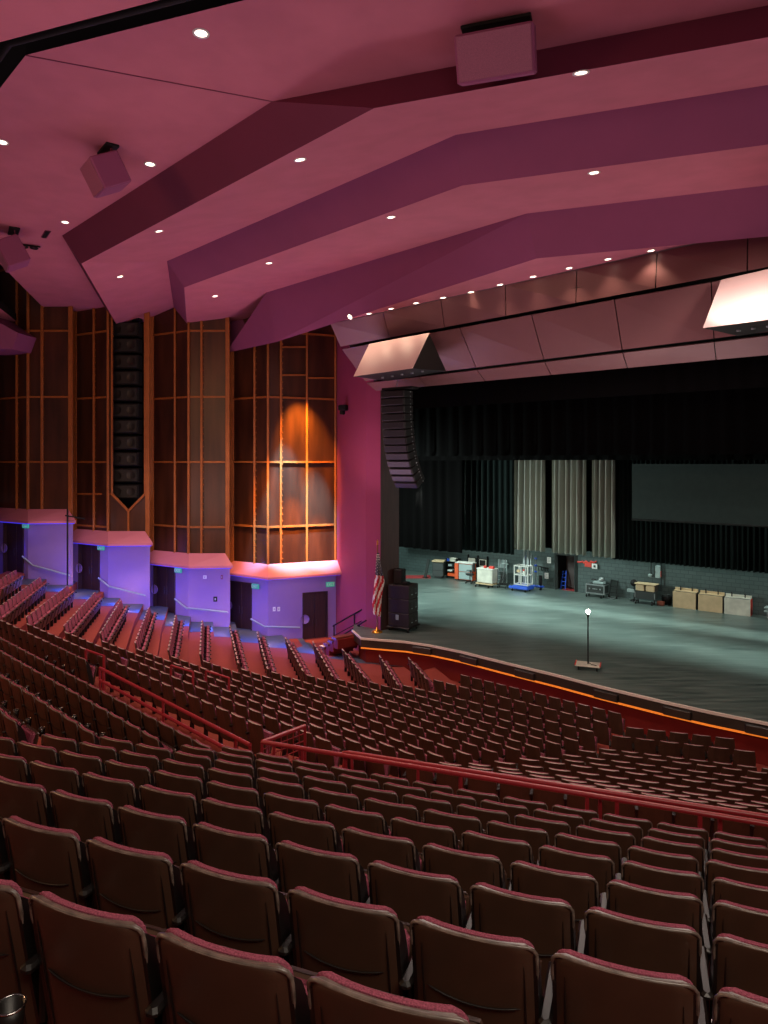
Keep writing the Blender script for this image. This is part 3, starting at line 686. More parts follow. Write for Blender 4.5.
# wall fittings on the block wall
def onwall(px, y, d=.12): p = sp_(BW, px, y); return p - RS * d
def wallthing(name, px, y, label, cat, group=None): return empty(name, onwall(px, y), SA, label=label, cat=cat, group=group)
def wpx(px): return (sp_(BW, px + 1, z=0) - sp_(BW, px, z=0)).length
E_ = wallthing('electrical_box', 659, 571.5, 'pale grey electrical box mounted on the block wall', 'electrical box')
hh = 12 * mp(600); bb(E_, 'enclosure', M['boxgrey'], [((0, 0, 0), (5.2 * wpx(659), .16, hh))], .02); bb(E_, 'hinge_side', M['red'], [((2.7 * wpx(659), 0, -.1), (.05, .12, .3))]); bb(E_, 'latch', M['steel'], [((-.1, -.09, 0), (.04, .03, .1))])
b = MB(); zt_, z2 = 4.6, sp_(BW, 652, 576).z
p = onwall(652, 576); q = onwall(657, 576); b.tube([V((p.x, p.y, zt_)), p, q], .035, 6)
p = onwall(662, 560); b.tube([V((p.x, p.y, zt_)), V((p.x, p.y, .6))], .03, 6); 
cdn = tag(b.build('electrical_conduit', M['darkgreen']), 'painted conduit pipes running down the block wall to the grey electrical box', 'pipe')
bb(empty('pipe_elbow', onwall(651, 575), SA, label='grey junction fitting at the foot of the short conduit', cat='junction box'), 'body', M['boxgrey'], [((0, 0, 0), (.2, .14, .16))], .03)
E_ = wallthing('red_wall_sign', 589, 564.5, 'small red sign panel on the block wall near the doorway', 'sign'); bb(E_, 'panel', M['red'], [((0, 0, 0), (.36, .03, .22))]); bb(E_, 'rim', M['orange'], [((0, .01, 0), (.4, .02, .26))])
E_ = wallthing('white_wall_notice', 595.5, 566, 'small white framed notice beside the red sign', 'sign'); bb(E_, 'panel', M['paper'], [((0, 0, 0), (.32, .03, .28))]); bb(E_, 'picture', M['darkgreen'], [((0, -.02, 0), (.12, .01, .12))])
b = MB(); rnd = random.Random(9); pr = [onwall(578, 561.5, .08)]
for k in range(1, 12): pr.append(onwall(578 + k * 1.7, 562.2 + rnd.uniform(-1.1, 1.1), .08))
b.tube(pr, .05, 6); tag(b.build('red_hose', M['red']), 'red hose looped along hooks on the block wall', 'hose')
for y, nm in ((560, 'upper'), (575.5, 'lower')):
    E_ = wallthing('paper_notice', 550 if y < 570 else 547.5, y, '%s white paper notice on the block wall left of the doorway' % nm, 'notice', 'paper notices by the doorway')
    bb(E_, 'sheet', M['paper'], [((0, 0, 0), (.24, .015, .34))], .002); bb(E_, 'printed_lines', M['darkgreen'], [((0, -.011, z), (.16, .004, .015)) for z in (-.08, 0, .08)], .001)
E_ = empty('doorway_notice', (dA + dB) / 2 + V((0, 0, dtop + .12)) - RS * .05, SA, label='small grey sign fixed over the dark stage doorway', cat='sign'); bb(E_, 'panel', M['boxgrey'], [((.2, 0, 0), (.3, .04, .2))])
E_ = empty('blue_step_ladder', (dA + dB) / 2 - US * .28 + RS * .35, SA, label='folded cobalt blue ladder leaning inside the dark doorway', cat='ladder')
b = MB()
for x in (-.14, .14): b.bar((x, -.15, 0), (x * .6, .1, 1.05), .05, .04)
b.build('side_rail', M['blue'], E_); b = MB()
for k in range(1, 5): b.bar((-.13, -.15 + k * .05, k * .22), (.13, -.15 + k * .05, k * .22), .05, .04)
b.build('rung', M['blue'], E_)
b = MB(); p = dA.lerp(dB, .3) + RS * .0; b.prism([p + V((0, 0, .006)), dB + V((0, 0, .006)), dB + RS * .8 + V((0, 0, .006)), p + RS * .8 + V((0, 0, .006))], (0, 0, .01))
tag(b.build('red_floor_mat', M['redcarpet']), 'strip of red carpet just inside the dark stage doorway', 'carpet')
b = MB(); A_ = [st(404, 578.5), st(431, 578.5), st(430, 575.5), st(403, 575.5)]; b.prism([p + V((0, 0, .006)) for p in A_], (0, 0, .012))
tag(b.build('red_runner_carpet', M['redcarpet']), 'strip of red carpet on the floor in the far stage corner', 'carpet')

# scene dock clutter along the far wall
E_ = thing('storage_cabinet', 437.5, 578.5, SA + .35, 'dark grey rolling cabinet with tan top in the far stage corner', 'cabinet')
bb(E_, 'body', M['darkgreen'], [((0, .35, .55), (.72, .6, .86))], .03); bb(E_, 'top', M['tan'], [((0, .35, 1.06), (.78, .66, .08))]); bb(E_, 'plinth', M['seam'], [((0, .35, .1), (.5, .5, .12))]); bb(E_, 'door_line', M['seam'], [((0, .04, .5), (.66, .01, .03))])
E_ = thing('leaning_flat', 425.5, 578, SA, 'thin grey panel leaning against the far stage wall', 'panel')
b = MB(); b.bar((0, -.05, 0), (.02, .3, 1.15), .2, .05); b.build('board', M['darkgreen'], E_); bb(E_, 'foot', M['seam'], [((0, 0, .03), (.3, .3, .06))])
E_ = thing('shelf_rack', 451, 578.5, SA, 'black open shelf rack filled with small boxes near the far corner', 'shelf')
bb(E_, 'upright', M['black'], [((x, .25, .62), (.05, .5, 1.24)) for x in (-.38, .38)]); 
for z in (.12, .42, .74, 1.05): bb(E_, 'shelf', M['black'], [((0, .25, z), (.8, .5, .04))])
bb(E_, 'back', M['black'], [((0, .49, .62), (.8, .02, 1.24))])
base = E_.location
for (x, z, w, h, m, lab, nm) in ((-.24, 1.07, .17, .14, 'blue', 'small blue box on the top shelf of the black rack', 'storage_box'), (.08, 1.07, .4, .2, 'cream', 'wide pale box on the top shelf of the black rack', 'storage_box'), (-.1, .76, .3, .12, 'boxgrey', 'grey tray on the second shelf of the black rack', 'tray'),
        (.2, .76, .16, .14, 'seam', 'dark tin on the second shelf of the black rack', 'tin'), (-.12, .44, .36, .1, 'white', 'white tray on the third shelf of the black rack', 'tray'), (0, .14, .56, .18, 'orange', 'orange bin on the lowest shelf of the black rack', 'storage_bin')):
    b = MB(); b.bbox((0, 0, h / 2), (w, .3, h), .01); p = base + Rz(SA) @ V((x, .17, z)); o = b.build(nm, M[m]); o.location = p; o.rotation_euler = (0, 0, SA); tag(o, lab, 'box', 'boxes on the black rack')
E_ = thing('orange_sided_cabinet', 462, 581, SA + .1, 'light grey two-door cabinet with bright orange side and white top', 'cabinet')
bb(E_, 'side_panel', M['orange'], [((-.42, .3, .56), (.26, .5, .98))], .02); bb(E_, 'front_panel', M['boxgrey'], [((.2, .1, .8), (.9, .1, .44)), ((.2, .1, .32), (.9, .1, .44))]); bb(E_, 'carcass', M['orange'], [((.2, .34, .55), (.94, .4, 1.0))]); bb(E_, 'top', M['white'], [((.1, .3, 1.1), (1.2, .56, .07))])
def office_chair(px, py, rz, lab):
    E_ = thing('office_chair', px, py, rz, lab, 'chair')
    bb(E_, 'seat', M['black'], [((0, 0, .52), (.5, .48, .08))], .03); bb(E_, 'backrest', M['black'], [((0, .25, .95), (.46, .07, .5))], .03)
    bb(E_, 'armrest', M['black'], [((-.3, 0, .72), (.06, .32, .04)), ((.3, 0, .72), (.06, .32, .04)), ((-.3, .1, .6), (.03, .04, .22)), ((.3, .1, .6), (.03, .04, .22))], .008)
    b = MB(); b.tube([(0, 0, .1), (0, 0, .5)], .03)
    for k in range(5): b.tube([(0, 0, .1), (.3 * math.cos(k * 1.257), .3 * math.sin(k * 1.257), .05)], .02, 6)
    b.build('star_base', M['seam'], E_)
    for k in range(5):
        b = MB(); b.lathe(V((.3 * math.cos(k * 1.257) - .015, .3 * math.sin(k * 1.257), .035)), [(0, 0), (.035, 0), (.035, .03), (0, .03)], 8, Matrix.Rotation(rad(90), 3, 'Y')); b.build('caster', M['seam'], E_)
office_chair(470, 583, SA - .8, 'black office chair between the orange cabinet and the pale work cart')
E_ = thing('work_cart', 484, 587, SA, 'pale speckled rolling work cart with red clutter on top', 'cart')
bb(E_, 'body', M['cream'], [((0, .35, .62), (1.05, .6, .78))], .03); bb(E_, 'shelf', M['tan'], [((0, .33, .17), (1.15, .72, .06))]); casters(E_, 1.05, .6, .07); bb(E_, 'top', M['white'], [((0, .35, 1.04), (1.1, .66, .05))])
base = E_.location
for (x, h, w, m, lab) in ((-.1, .14, .14, 'red', 'small red can on the pale work cart, nearer the office chair'), (.34, .14, .3, 'red', 'larger red tool box on the pale work cart')):
    b = MB(); b.bbox((0, 0, h / 2), (w, .2, h), .02); o = b.build('red_container', M[m]); o.location = base + Rz(SA) @ V((x, .3, 1.066)); o.rotation_euler = (0, 0, SA); tag(o, lab, 'container')
# standing equipment behind the cart
E_ = thing('equipment_rack', 480, 580, SA, 'dark wheeled equipment rack with pale sign boards behind the work cart', 'rack')
bb(E_, 'frame', M['black'], [((x, .2, .75), (.05, .4, 1.5)) for x in (-.9, -.2, .5)]); bb(E_, 'shelf', M['black'], [((-.2, .2, z), (1.5, .4, .04)) for z in (.4, .9, 1.3)]); bb(E_, 'board', M['cream'], [((-.6, 0, 1.15), (.5, .04, .3))]); bb(E_, 'board', M['cream'], [((.2, .0, 1.05), (.5, .04, .46))]); bb(E_, 'screen', M['seam'], [((.2, -.03, 1.08), (.42, .02, .34))])
E_ = thing('folding_ladder', 500.5, 584, SA, 'grey metal ladder and frames standing left of the blue lift', 'ladder')
b = MB()
for x in (-.28, .1): b.bar((x, 0, 0), (x + .08, .3, 1.45), .05, .04)
b.build('side_rail', M['steel'], E_); b = MB()
for k in range(1, 6): b.bar((-.26 + k * .014, .05 * k, k * .24), (.12 + k * .014, .05 * k, k * .24), .04, .04)
b.build('rung', M['steel'], E_); bb(E_, 'brace', M['boxgrey'], [((.3, .2, .7), (.06, .06, 1.4)), ((.2, .2, 1.2), (.5, .05, .06))]); bb(E_, 'panel', M['boxgrey'], [((-.1, .4, 1.15), (.6, .04, .5))])
E_ = thing('music_stand_cart', 502.5, 588, SA + .2, 'low black cart heaped with folded stands beside the blue lift', 'cart')
bb(E_, 'deck', M['black'], [((0, .2, .2), (1.0, .5, .06))]); casters(E_, .95, .45, .07); b = MB(); rnd = random.Random(3)
for k in range(9):
    x = rnd.uniform(-.4, .4); b.tube([(x, .1, .25), (x + rnd.uniform(-.25, .25), .3, rnd.uniform(.5, .95))], .022, 6)
b.build('folded_stands', M['seam'], E_); E_.scale = (.62, 1, 1)
# blue personnel lift
E_ = thing('personnel_lift', 521, 591, SA, 'white caged personnel lift on a bright blue base', 'lift')
bb(E_, 'base', M['blue'], [((0, .25, .2), (1.0, .75, .22)), ((-.62, .0, .16), (.26, .2, .16))], .04); casters(E_, 1.0, .7, .07)
b = MB()
for x in (-.42, .0, .42):
    for y in (.0, .55): b.bar((x, y, .32), (x, y, 1.42), .05, .05)
for z in (.36, .9, 1.4):
    for y in (.0, .55): b.bar((-.44, y, z), (.44, y, z), .05, .05)
    for x in (-.42, .42): b.bar((x, .0, z), (x, .55, z), .05, .05)
b.build('cage', M['white'], E_)
b = MB(); 
for x in (-.12, .12): b.bar((x, .62, .3), (x, .62, 2.35), .12, .12)
b.bar((.3, .62, .3), (.3, .62, 2.1), .06, .08); b.build('mast', M['steel'], E_)
bb(E_, 'control_box', M['white'], [((.18, .05, 1.05), (.16, .1, .3))]); bb(E_, 'emergency_button', M['red'], [((.18, -.02, 1.2), (.1, .05, .1))]); bb(E_, 'tool_tray', M['tan'], [((-.2, .1, 1.1), (.2, .15, .14))])
E_ = thing('lamp_stand_dolly', 536.5, 589.5, SA, 'tall black pole on a low blue dolly right of the lift', 'stand')
bb(E_, 'dolly', M['blue'], [((0, .15, .16), (.7, .3, .1))], .02); casters(E_, .7, .3, .06)
b = MB(); b.tube([(-.12, .15, .2), (-.12, .15, 1.9)], .035); b.build('pole', M['steel'], E_)
for z in (1.0, 1.35, 1.75): bb(E_, 'clamp', M['blue'], [((-.12, .13, z), (.14, .1, .1))], .02)
bb(E_, 'outrigger', M['seam'], [((.15, .2, .5), (.2, .06, .6))])
E_ = wallthing('hook_rack', 544.5, 568, 'dark coat-hook bar with hanging cables on the block wall beside the lift', 'rack'); b = MB(); b.bar((-.4, -.04, .1), (.35, -.04, 0), .05, .06)
for x in (-.3, -.1, .12, .28): b.tube([(x, -.05, .06), (x + .02, -.09, -.1), (x + .06, -.06, -.16)], .02, 6)
b.build('bar', M['black'], E_)
E_ = thing('stage_table', 766.5, 620.5, SA, 'edge of a low grey stacked platform at the far side of the stage', 'platform'); bb(E_, 'deck', M['boxgrey'], [((.6, .2, .42), (1.4, .5, .07)), ((.6, .2, .58), (1.4, .5, .06))]); bb(E_, 'leg', M['steel'], [((.0, .2, .2), (.05, .05, .4))]); bb(E_, 'leg', M['steel'], [((1.2, .2, .2), (.05, .05, .4))])

# hanging curved line array by the proscenium
top = old(397, 388, 25.2); E_ = empty('line_array', top, rad(-38), label='long curved black line array hanging beside the stage opening', cat='speaker array')
mods = 13; ang = 0; p = V((0, 0, -.12)); Hm = (488 - 388) * 25.2 * K / F / mods * .98
bb(E_, 'rigging_frame', M['black'], [((.15, 0, -.04), (1.5, .5, .1))])
b = MB(); b.tube([(0, 0, 0), (0, 0, 2.2)], .02); b.build('hanging_cable', M['steel'], E_)
for k in range(mods):
    ang = rad([0, 1, 2, 4, 6, 8, 11, 14, 18, 22, 27, 32, 38][k]); R3 = Matrix.Rotation(ang, 3, 'X')
    c_ = p + R3 @ V((0, 0, -Hm / 2)); b = MB(); b.bbox(c_, (1.18, .62, Hm * .94), .03, R3); md = b.build('speaker_module', M['blackgrille'], E_)
    g = MB(); g.bbox(c_ + R3 @ V((0, -.32, 0)), (1.1, .03, Hm * .8), .01, R3); g.build('grille', M['blackgrille'], md)
    g = MB()
    for zz in (-.3, .3): g.bbox(c_ + R3 @ V((.6, .1, zz * Hm)), (.02, .05, .05), .005, R3)
    g.build('rigging_pin', M['steel'], md)
    p = p + R3 @ V((0, 0, -Hm))
# triangular speaker hoods on the panels
def hood(pts, lab, grp):
    a, b2, c, d, e_, f_ = pts            # front face a b2 c d (top-left, top-right, bottom-right, bottom-left), side apex e_, underside corner f_
    E_ = empty('speaker_hood', (a + c) / 2, label=lab, cat='speaker hood', group=grp)
    m = MB(); m.prism([a, b2, c, d], V((.03, .05, .02))); wpart(m, 'front_face', M['reflector'], E_)
    m = MB(); m.add([b2, e_, c], [(0, 1, 2)]); m.add([d, c, e_, f_], [(0, 1, 2, 3)]); m.add([a, d, f_], [(0, 1, 2)]); cc = wpart(m, 'cabinet', M['black'], E_)
    for i in range(5):
        m = MB(); q = d.lerp(c, .2 + i * .17).lerp(f_.lerp(e_, .2 + i * .17), .5); m.lathe(q, [(0, -.04), (.05, -.04), (.05, .02), (0, .02)], 8)
        wpart(m, 'driver', M['steel'], cc)
hood([old(369, 344, 24.2), old(429, 333, 22.4), old(412, 368.5, 20.9), old(353.5, 376.5, 22.6), old(446, 371, 23.3), old(388, 381, 25.2)], 'pale pink wedge-shaped speaker hood above the hanging line array', 'speaker hoods')
hood([old(721, 280, 16.3), old(800, 262, 15.3), old(790, 317, 14.2), old(703, 328, 15.2), old(830, 322, 15.8), old(738, 336, 17)], 'brightly lit white speaker hood cut by the edge of the photo', 'speaker hoods')

# downlights: rings with lit lenses, each let into the surface above
bpy.context.view_layer.update()
dg = bpy.context.evaluated_depsgraph_get()
def hit(px, py):
    d = V(((px - CX) / F, 1, -(py - HY) / F)); return SC.ray_cast(dg, V((0, 0, EYE)), d.normalized())
ROW = [(350, 316.8), (369, 313.5), (391, 308.5), (416, 303), (443, 297.5), (471, 292), (500, 284.5), (533, 276.5), (569, 268), (608, 259), (651, 250.5)]
OTH = [(201, 33), (2, 142), (150, 164), (65, 222), (24, 259.5), (300, 159.5), (159, 231), (120, 276.5), (581, 72.5), (594, 172.5), (391, 217), (269, 263), (215, 296)]
WHERE = ['largest of the lit downlights, in the smooth upper ceiling', 'half cut off at the photo edge in the upper ceiling', 'right of the ceiling speaker in the upper ceiling', 'by the corner of the dark maroon fascia', 'low in the upper ceiling near the side wall',
 'on the first pink soffit near its bend', 'midway down the first pink soffit', 'lowest on the first pink soffit near the side wall', 'just under the dark fascia beside the hanging box speaker', 'under the wide plum fascia, toward the stage right side',
 'near the bend of the second pink soffit', 'midway down the second pink soffit', 'lowest on the second pink soffit near the side wall']
lights_at = []
def downlight(px, py, lab, grp, sc):
    ok, loc, n, _, ob, _ = hit(px, py); sc *= .72
    if not ok: return
    if n.z > 0: n = -n
    q = V((0, 0, -1)).rotation_difference(n).to_matrix()
    E_ = empty('ceiling_downlight', loc, label=lab, cat='downlight', group=grp)
    b = MB(); b.lathe(V((0, 0, 0)), [(.11 * sc, -.012), (.15 * sc, -.02), (.155 * sc, 0)], 18, q); b.build('trim_ring', M['white'], E_)
    b = MB(); b.lathe(V((0, 0, 0)), [(0, -.006), (.11 * sc, -.008)], 18, q); b.build('lens', M['lamp'], E_)
    lights_at.append((loc, n))
for i, (x, y) in enumerate(ROW): downlight(x, y, 'round lit downlight, %s from the plum wall in the row above the proscenium panels' % ORD[i + 1], 'downlights above the proscenium panels', 1.15)
for (x, y), w_ in zip(OTH, WHERE): downlight(x, y, 'round lit downlight, ' + w_, 'scattered ceiling downlights', 1.3 if y < 200 else 1.15)
# small slots and vents in the upper ceiling
ok, loc, n, *_ = hit(46, 234)
E_ = empty('ceiling_slot_vent', loc, rad(-55), label='short dark slot vent in the upper ceiling near the wall', cat='vent'); bb(E_, 'slot', M['black'], [((0, 0, -.02), (.8, .12, .03))]); bb(E_, 'rim', M['fascia_dark'], [((0, 0, -.01), (.86, .18, .02))])
ok, loc, n, *_ = hit(24, 244)
E_ = empty('ceiling_bracket', loc, rad(25), label='small dark bracket with loops under the upper ceiling near the corner', cat='bracket')
b = MB()
for k in range(3): b.tube([V((-.3 + .3 * k + .12 * math.cos(a), .12 * math.sin(a), -.1)) for a in [i * .8 for i in range(9)]], .025, 6)
b.build('loops', M['black'], E_); bb(E_, 'plate', M['black'], [((0, 0, -.04), (1.0, .08, .04))])

# ceiling speakers
def ceil_speaker(px, py, w, h, d, rz, tilt, lab, drop=.55, dpt=None):
    ok, loc, n, *_ = hit(px, py); E_ = empty('ceiling_speaker', loc, rz, label=lab, cat='speaker', group='speakers hung under the ceiling')
    R3 = Matrix.Rotation(tilt, 3, 'X'); c = V((0, 0, -drop))
    b = MB(); b.bbox(c, (w, d, h), .03, R3); cb = b.build('cabinet', M['fascia'], E_)
    b = MB(); b.bbox(c + R3 @ V((0, -d / 2 - .012, 0)), (w * .94, .02, h * .92), .01, R3); b.build('grille', M['spk'], cb)
    b = MB()
    for s in (-1, 1): b.bar((s * w * .25, .05, 0), c + V((s * w * .25, .1, h * .2)), .06, .03)
    b.build('yoke', M['fascia_dark'], E_)
    bb(E_, 'mounting_plate', M['black'], [((0, .05, -.03), (w * .9, .3, .06))])
M['spk'] = mat('mauve_perforated_grille', srgb(150, 84, 112), .6, noise=.3, nscale=90)
ceil_speaker(496, 22, 1.3, .74, .42, rad(-18), rad(24), 'wide mauve box speaker hanging against the dark fascia, high above the seats', .55)
ceil_speaker(106, 148, .8, .74, .7, rad(-52), rad(28), 'mauve box speaker on a yoke under the upper ceiling, left of the seams', .62)
ceil_speaker(12, 230, .9, .85, .7, rad(-58), rad(28), 'mauve box speaker cut by the photo edge low under the upper ceiling', .75)

# small camera on the plum wall
p = W0.lerp(W1, .35); cpos = V((p.x, p.y, old(347, 410, 29.7).z)); E_ = empty('wall_camera', cpos, rad(-30), label='small black camera on a bracket high on the plum wall', cat='camera')
bb(E_, 'bracket', M['black'], [((0, -.12, 0), (.08, .25, .06))]); bb(E_, 'body', M['black'], [((.08, -.3, .08), (.42, .3, .26)), ((.02, -.3, -.14), (.2, .2, .2))], .03)
for i, (px, y) in enumerate(((357, 598), (370, 598))):
    p = W0.lerp(W1, .7 if i == 0 else .97); q = old(px, y, 28); E_ = empty('wall_outlet', V((q.x, 0, q.z)) + V((0, p.y - .05, 0)), rad(-40), label='tiny white plate on the plum wall, %s the flag' % ('farther from' if i == 0 else 'just left of'), cat='wall plate'); bb(E_, 'plate', M['paper'], [((0, 0, 0), (.12, .03, .12))])

# ---- lower side wall details: exit signs, handrails, plates, sconces
def walln(bay, side):
    L, C = bays[bay][0], bays[bay][1]; R = bays[bay + 1][0] if bay < 4 else 336
    a, c = (wallpt(L + .1, 500, bay), wallpt(C, 500, bay)) if side == 0 else (wallpt(C, 500, bay), wallpt(R - .1, 500, bay)); u = (c - a); u.z = 0; u.normalize(); return u, V((u.y, -u.x, 0))
def exit_sign(px, y, bay, side, lab):
    u, n = walln(bay, side); p = wallpt(px, y, bay) + n * .12; rz = math.atan2(u.y, u.x)
    E_ = empty('exit_sign', p, rz, label=lab, cat='exit sign', group='green exit signs over the side doors')
    bb(E_, 'housing', M['green_sign'], [((0, 0, 0), (.42, .08, .22))], .01)
    t = bpy.data.curves.new('lettering', 'FONT'); t.body = 'EXIT'; t.size = .2; t.extrude = .004; t.align_x = 'CENTER'; t.align_y = 'CENTER'
    tmp = bpy.data.objects.new('tmp_text', t); me = bpy.data.meshes.new_from_object(tmp); bpy.data.objects.remove(tmp)
    o = bpy.data.objects.new('lettering', me); COL.objects.link(o); o.parent = E_; o.location = (0, -.05, 0); o.rotation_euler = (rad(90), 0, 0); me.materials.append(M['white'])
exit_sign(28, 525.5, 1, 0, 'green exit sign over the highest visible side doorway'); exit_sign(103, 547.5, 2, 0, 'green exit sign over the doorway below the speaker slot')
exit_sign(180, 570, 3, 0, 'green exit sign over the third side doorway from the stage'); exit_sign(257, 586, 4, 0, 'green exit sign over the door under the lit wood screen'); exit_sign(329.5, 584, 4, 1, 'green exit sign over the side door nearest the stage')
def wall_rail(seg, bay, lab):
    b = MB(); pts = []
    for px, y in seg:
        u, n = walln(bay, 0 if px < bays[bay][1] - .01 else 1); pts.append(wallpt(px, y, bay) + n * .12)
    E_ = empty('wall_handrail', pts[0], label=lab, cat='handrail', group='handrails on the lower side wall')
    b.tube(pts, .04, 8); wpart(b, 'rail', M['boxgrey'], E_)
    for i in range(len(pts)):
        q = pts[i]; b = MB(); b.tube([q, q + V((0, .14, -.08))], .02, 6); wpart(b, 'bracket', M['steel'], E_)
wall_rail([(24.6, 556), (34, 565), (71, 575)], 1, 'pale sloping handrail beside the highest visible doorway')
wall_rail([(100.5, 577.5), (110, 586), (146, 595)], 2, 'pale sloping handrail beside the doorway below the speaker slot')
wall_rail([(176.5, 598.5), (188, 607.5), (228, 611.5)], 3, 'pale handrail beside the third doorway from the stage')
wall_rail([(252.5, 618.5), (266, 626), (299, 627)], 4, 'pale handrail between the two side doors nearest the stage')
def plate(px, y, bay, side, w, h, m, lab, nm='wall_plate'):
    u, n = walln(bay, side); E_ = empty(nm, wallpt(px, y, bay) + n * .03, math.atan2(u.y, u.x), label=lab, cat='wall plate'); bb(E_, 'plate', M[m], [((0, 0, 0), (w, .04, h))], .006); bb(E_, 'switch', M['boxgrey'], [((0, -.025, 0), (w * .3, .02, h * .4))], .002)
plate(205, 577, 3, 1, .16, .16, 'paper', 'small white plate high on the lilac wall beside the third doorway'); plate(215.5, 599, 3, 1, .18, .24, 'black', 'small black panel on the lilac wall right of the third doorway')
plate(222, 577, 3, 1, .1, .2, 'fascia', 'small plum plate near the corner of the third bay')
plate(274, 609, 4, 1, .13, .2, 'paper', 'white switch plate between the two lower doors, left one of the pair'); plate(278.5, 609, 4, 1, .13, .2, 'paper', 'white switch plate between the two lower doors, right one of the pair')
for i, (px, y, bay, side) in enumerate(((5.5, 548, 1, 0), (80.2, 568, 2, 0), (155.3, 589, 3, 0), (229.6, 605, 4, 0), (304.5, 619, 4, 1))):
    u, n = walln(bay, side); E_ = empty('wall_disc', wallpt(px, y, bay) + n * .05, math.atan2(u.y, u.x), label='pale lilac disc fixed at the edge of side door %s from the stage' % ['fifth', 'fourth', 'third', 'second', 'nearest'][i].replace('door nearest', 'door'), cat='wall disc', group='pale discs at the door edges')
    b = MB(); b.lathe(V((0, 0, 0)), [(0, -.02), (.2, -.02), (.22, 0), (.22, .03)], 20, Matrix.Rotation(rad(-90), 3, 'X') @ Matrix.Rotation(rad(180), 3, 'X')); b.build('disc', M['lowwall'], E_)
E_ = empty('hanging_pole', wallpt(67.5, 522, 1, -.7), label='thin dark pole standing in front of the second doorway bay', cat='pole'); b = MB(); b.tube([(0, 0, .6), (0, 0, -3.0)], .04); b.build('shaft', M['black'], E_); b = MB(); b.bar((-.1, 0, .3), (.8, 0, .15), .06, .06); b.build('arm', M['black'], E_)

# ================================================================== SEATING
TOPH = .92
def slab(b, nu, nv, wt, wb, z0, z1, y0, y1, th, curve, corner, mi_main=0, rim=None, bulge=0.0, botc=None):
    """curved rounded panel: back face at y, front face th further forward (+y); lean from y0 (bottom) to y1 (top)"""
    def P(u, v, front):
        vv = v; z = z0 + (z1 - z0) * vv; hw = (wb + (wt - wb) * vv) / 2
        dt = (z1 - z); r = corner
        ins = 0
        if dt < r: ins = r - math.sqrt(max(0, r * r - (r - dt) ** 2))
        rb = botc or corner * .6; db = (z - z0)
        if db < rb: ins = max(ins, rb - math.sqrt(max(0, rb * rb - (rb - db) ** 2)))
        hw -= ins; x = u * hw
        y = y0 + (y1 - y0) * vv + curve * (abs(u) ** 2.2)
        if front: y += th * (1 if abs(u) < .99 else .55) + bulge * (1 - u * u) * math.sin(math.pi * min(1, max(0, v * .9 + .05)))
        else: y += th * (0 if abs(u) < .93 else .35)
        return V((x, y, z))
    us = [-1 + 2 * i / nu for i in range(nu + 1)]
    if nu >= 6: us = [-1, -.93] + [-.86 + 1.72 * i / (nu - 4) for i in range(nu - 3)] + [.93, 1]
    n = len(us)
    vs = [j / nv for j in range(nv + 1)]
    if nv >= 6:
        c = corner / (z1 - z0); vs = [0, c * .25, c * .6] + [c * .6 + (1 - 1.7 * c) * j / (nv - 5) for j in range(1, nv - 5)] + [1 - c * 1.0, 1 - c * .6, 1 - c * .3, 1 - c * .08, 1]
    m = len(vs)
    A = [P(u, v, False) for v in vs for u in us]; B_ = [P(u, v, True) for v in vs for u in us]; N = len(A)
    sm = nv >= 6
    b.mi = mi_main
    fs = [(j * n + i, j * n + i + 1, (j + 1) * n + i + 1, (j + 1) * n + i) for j in range(m - 1) for i in range(n - 1)]
    b.add(A + B_, [f for f in fs] + [tuple(x + N for x in reversed(f)) for f in fs], sm)
    k = len(b.v) - 2 * N
    def q(f, mi): b.f.append([k + x for x in f]); b.m.append(mi); b.sm.append(False)
    rm = mi_main if rim is None else rim
    for i in range(n - 1):
        q((i, i + N, i + 1 + N, i + 1), mi_main); t = (m - 1) * n; q((t + i, t + i + 1, t + i + 1 + N, t + i + N), rm)
    for j in range(m - 1):
        up = vs[j] > .82
        q((j * n, (j + 1) * n, (j + 1) * n + N, j * n + N), rm if up else mi_main); t = n - 1; q((j * n + t, j * n + t + N, (j + 1) * n + t + N, (j + 1) * n + t), rm if up else mi_main)
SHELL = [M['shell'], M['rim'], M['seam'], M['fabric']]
SW, LEAN = .502, .12
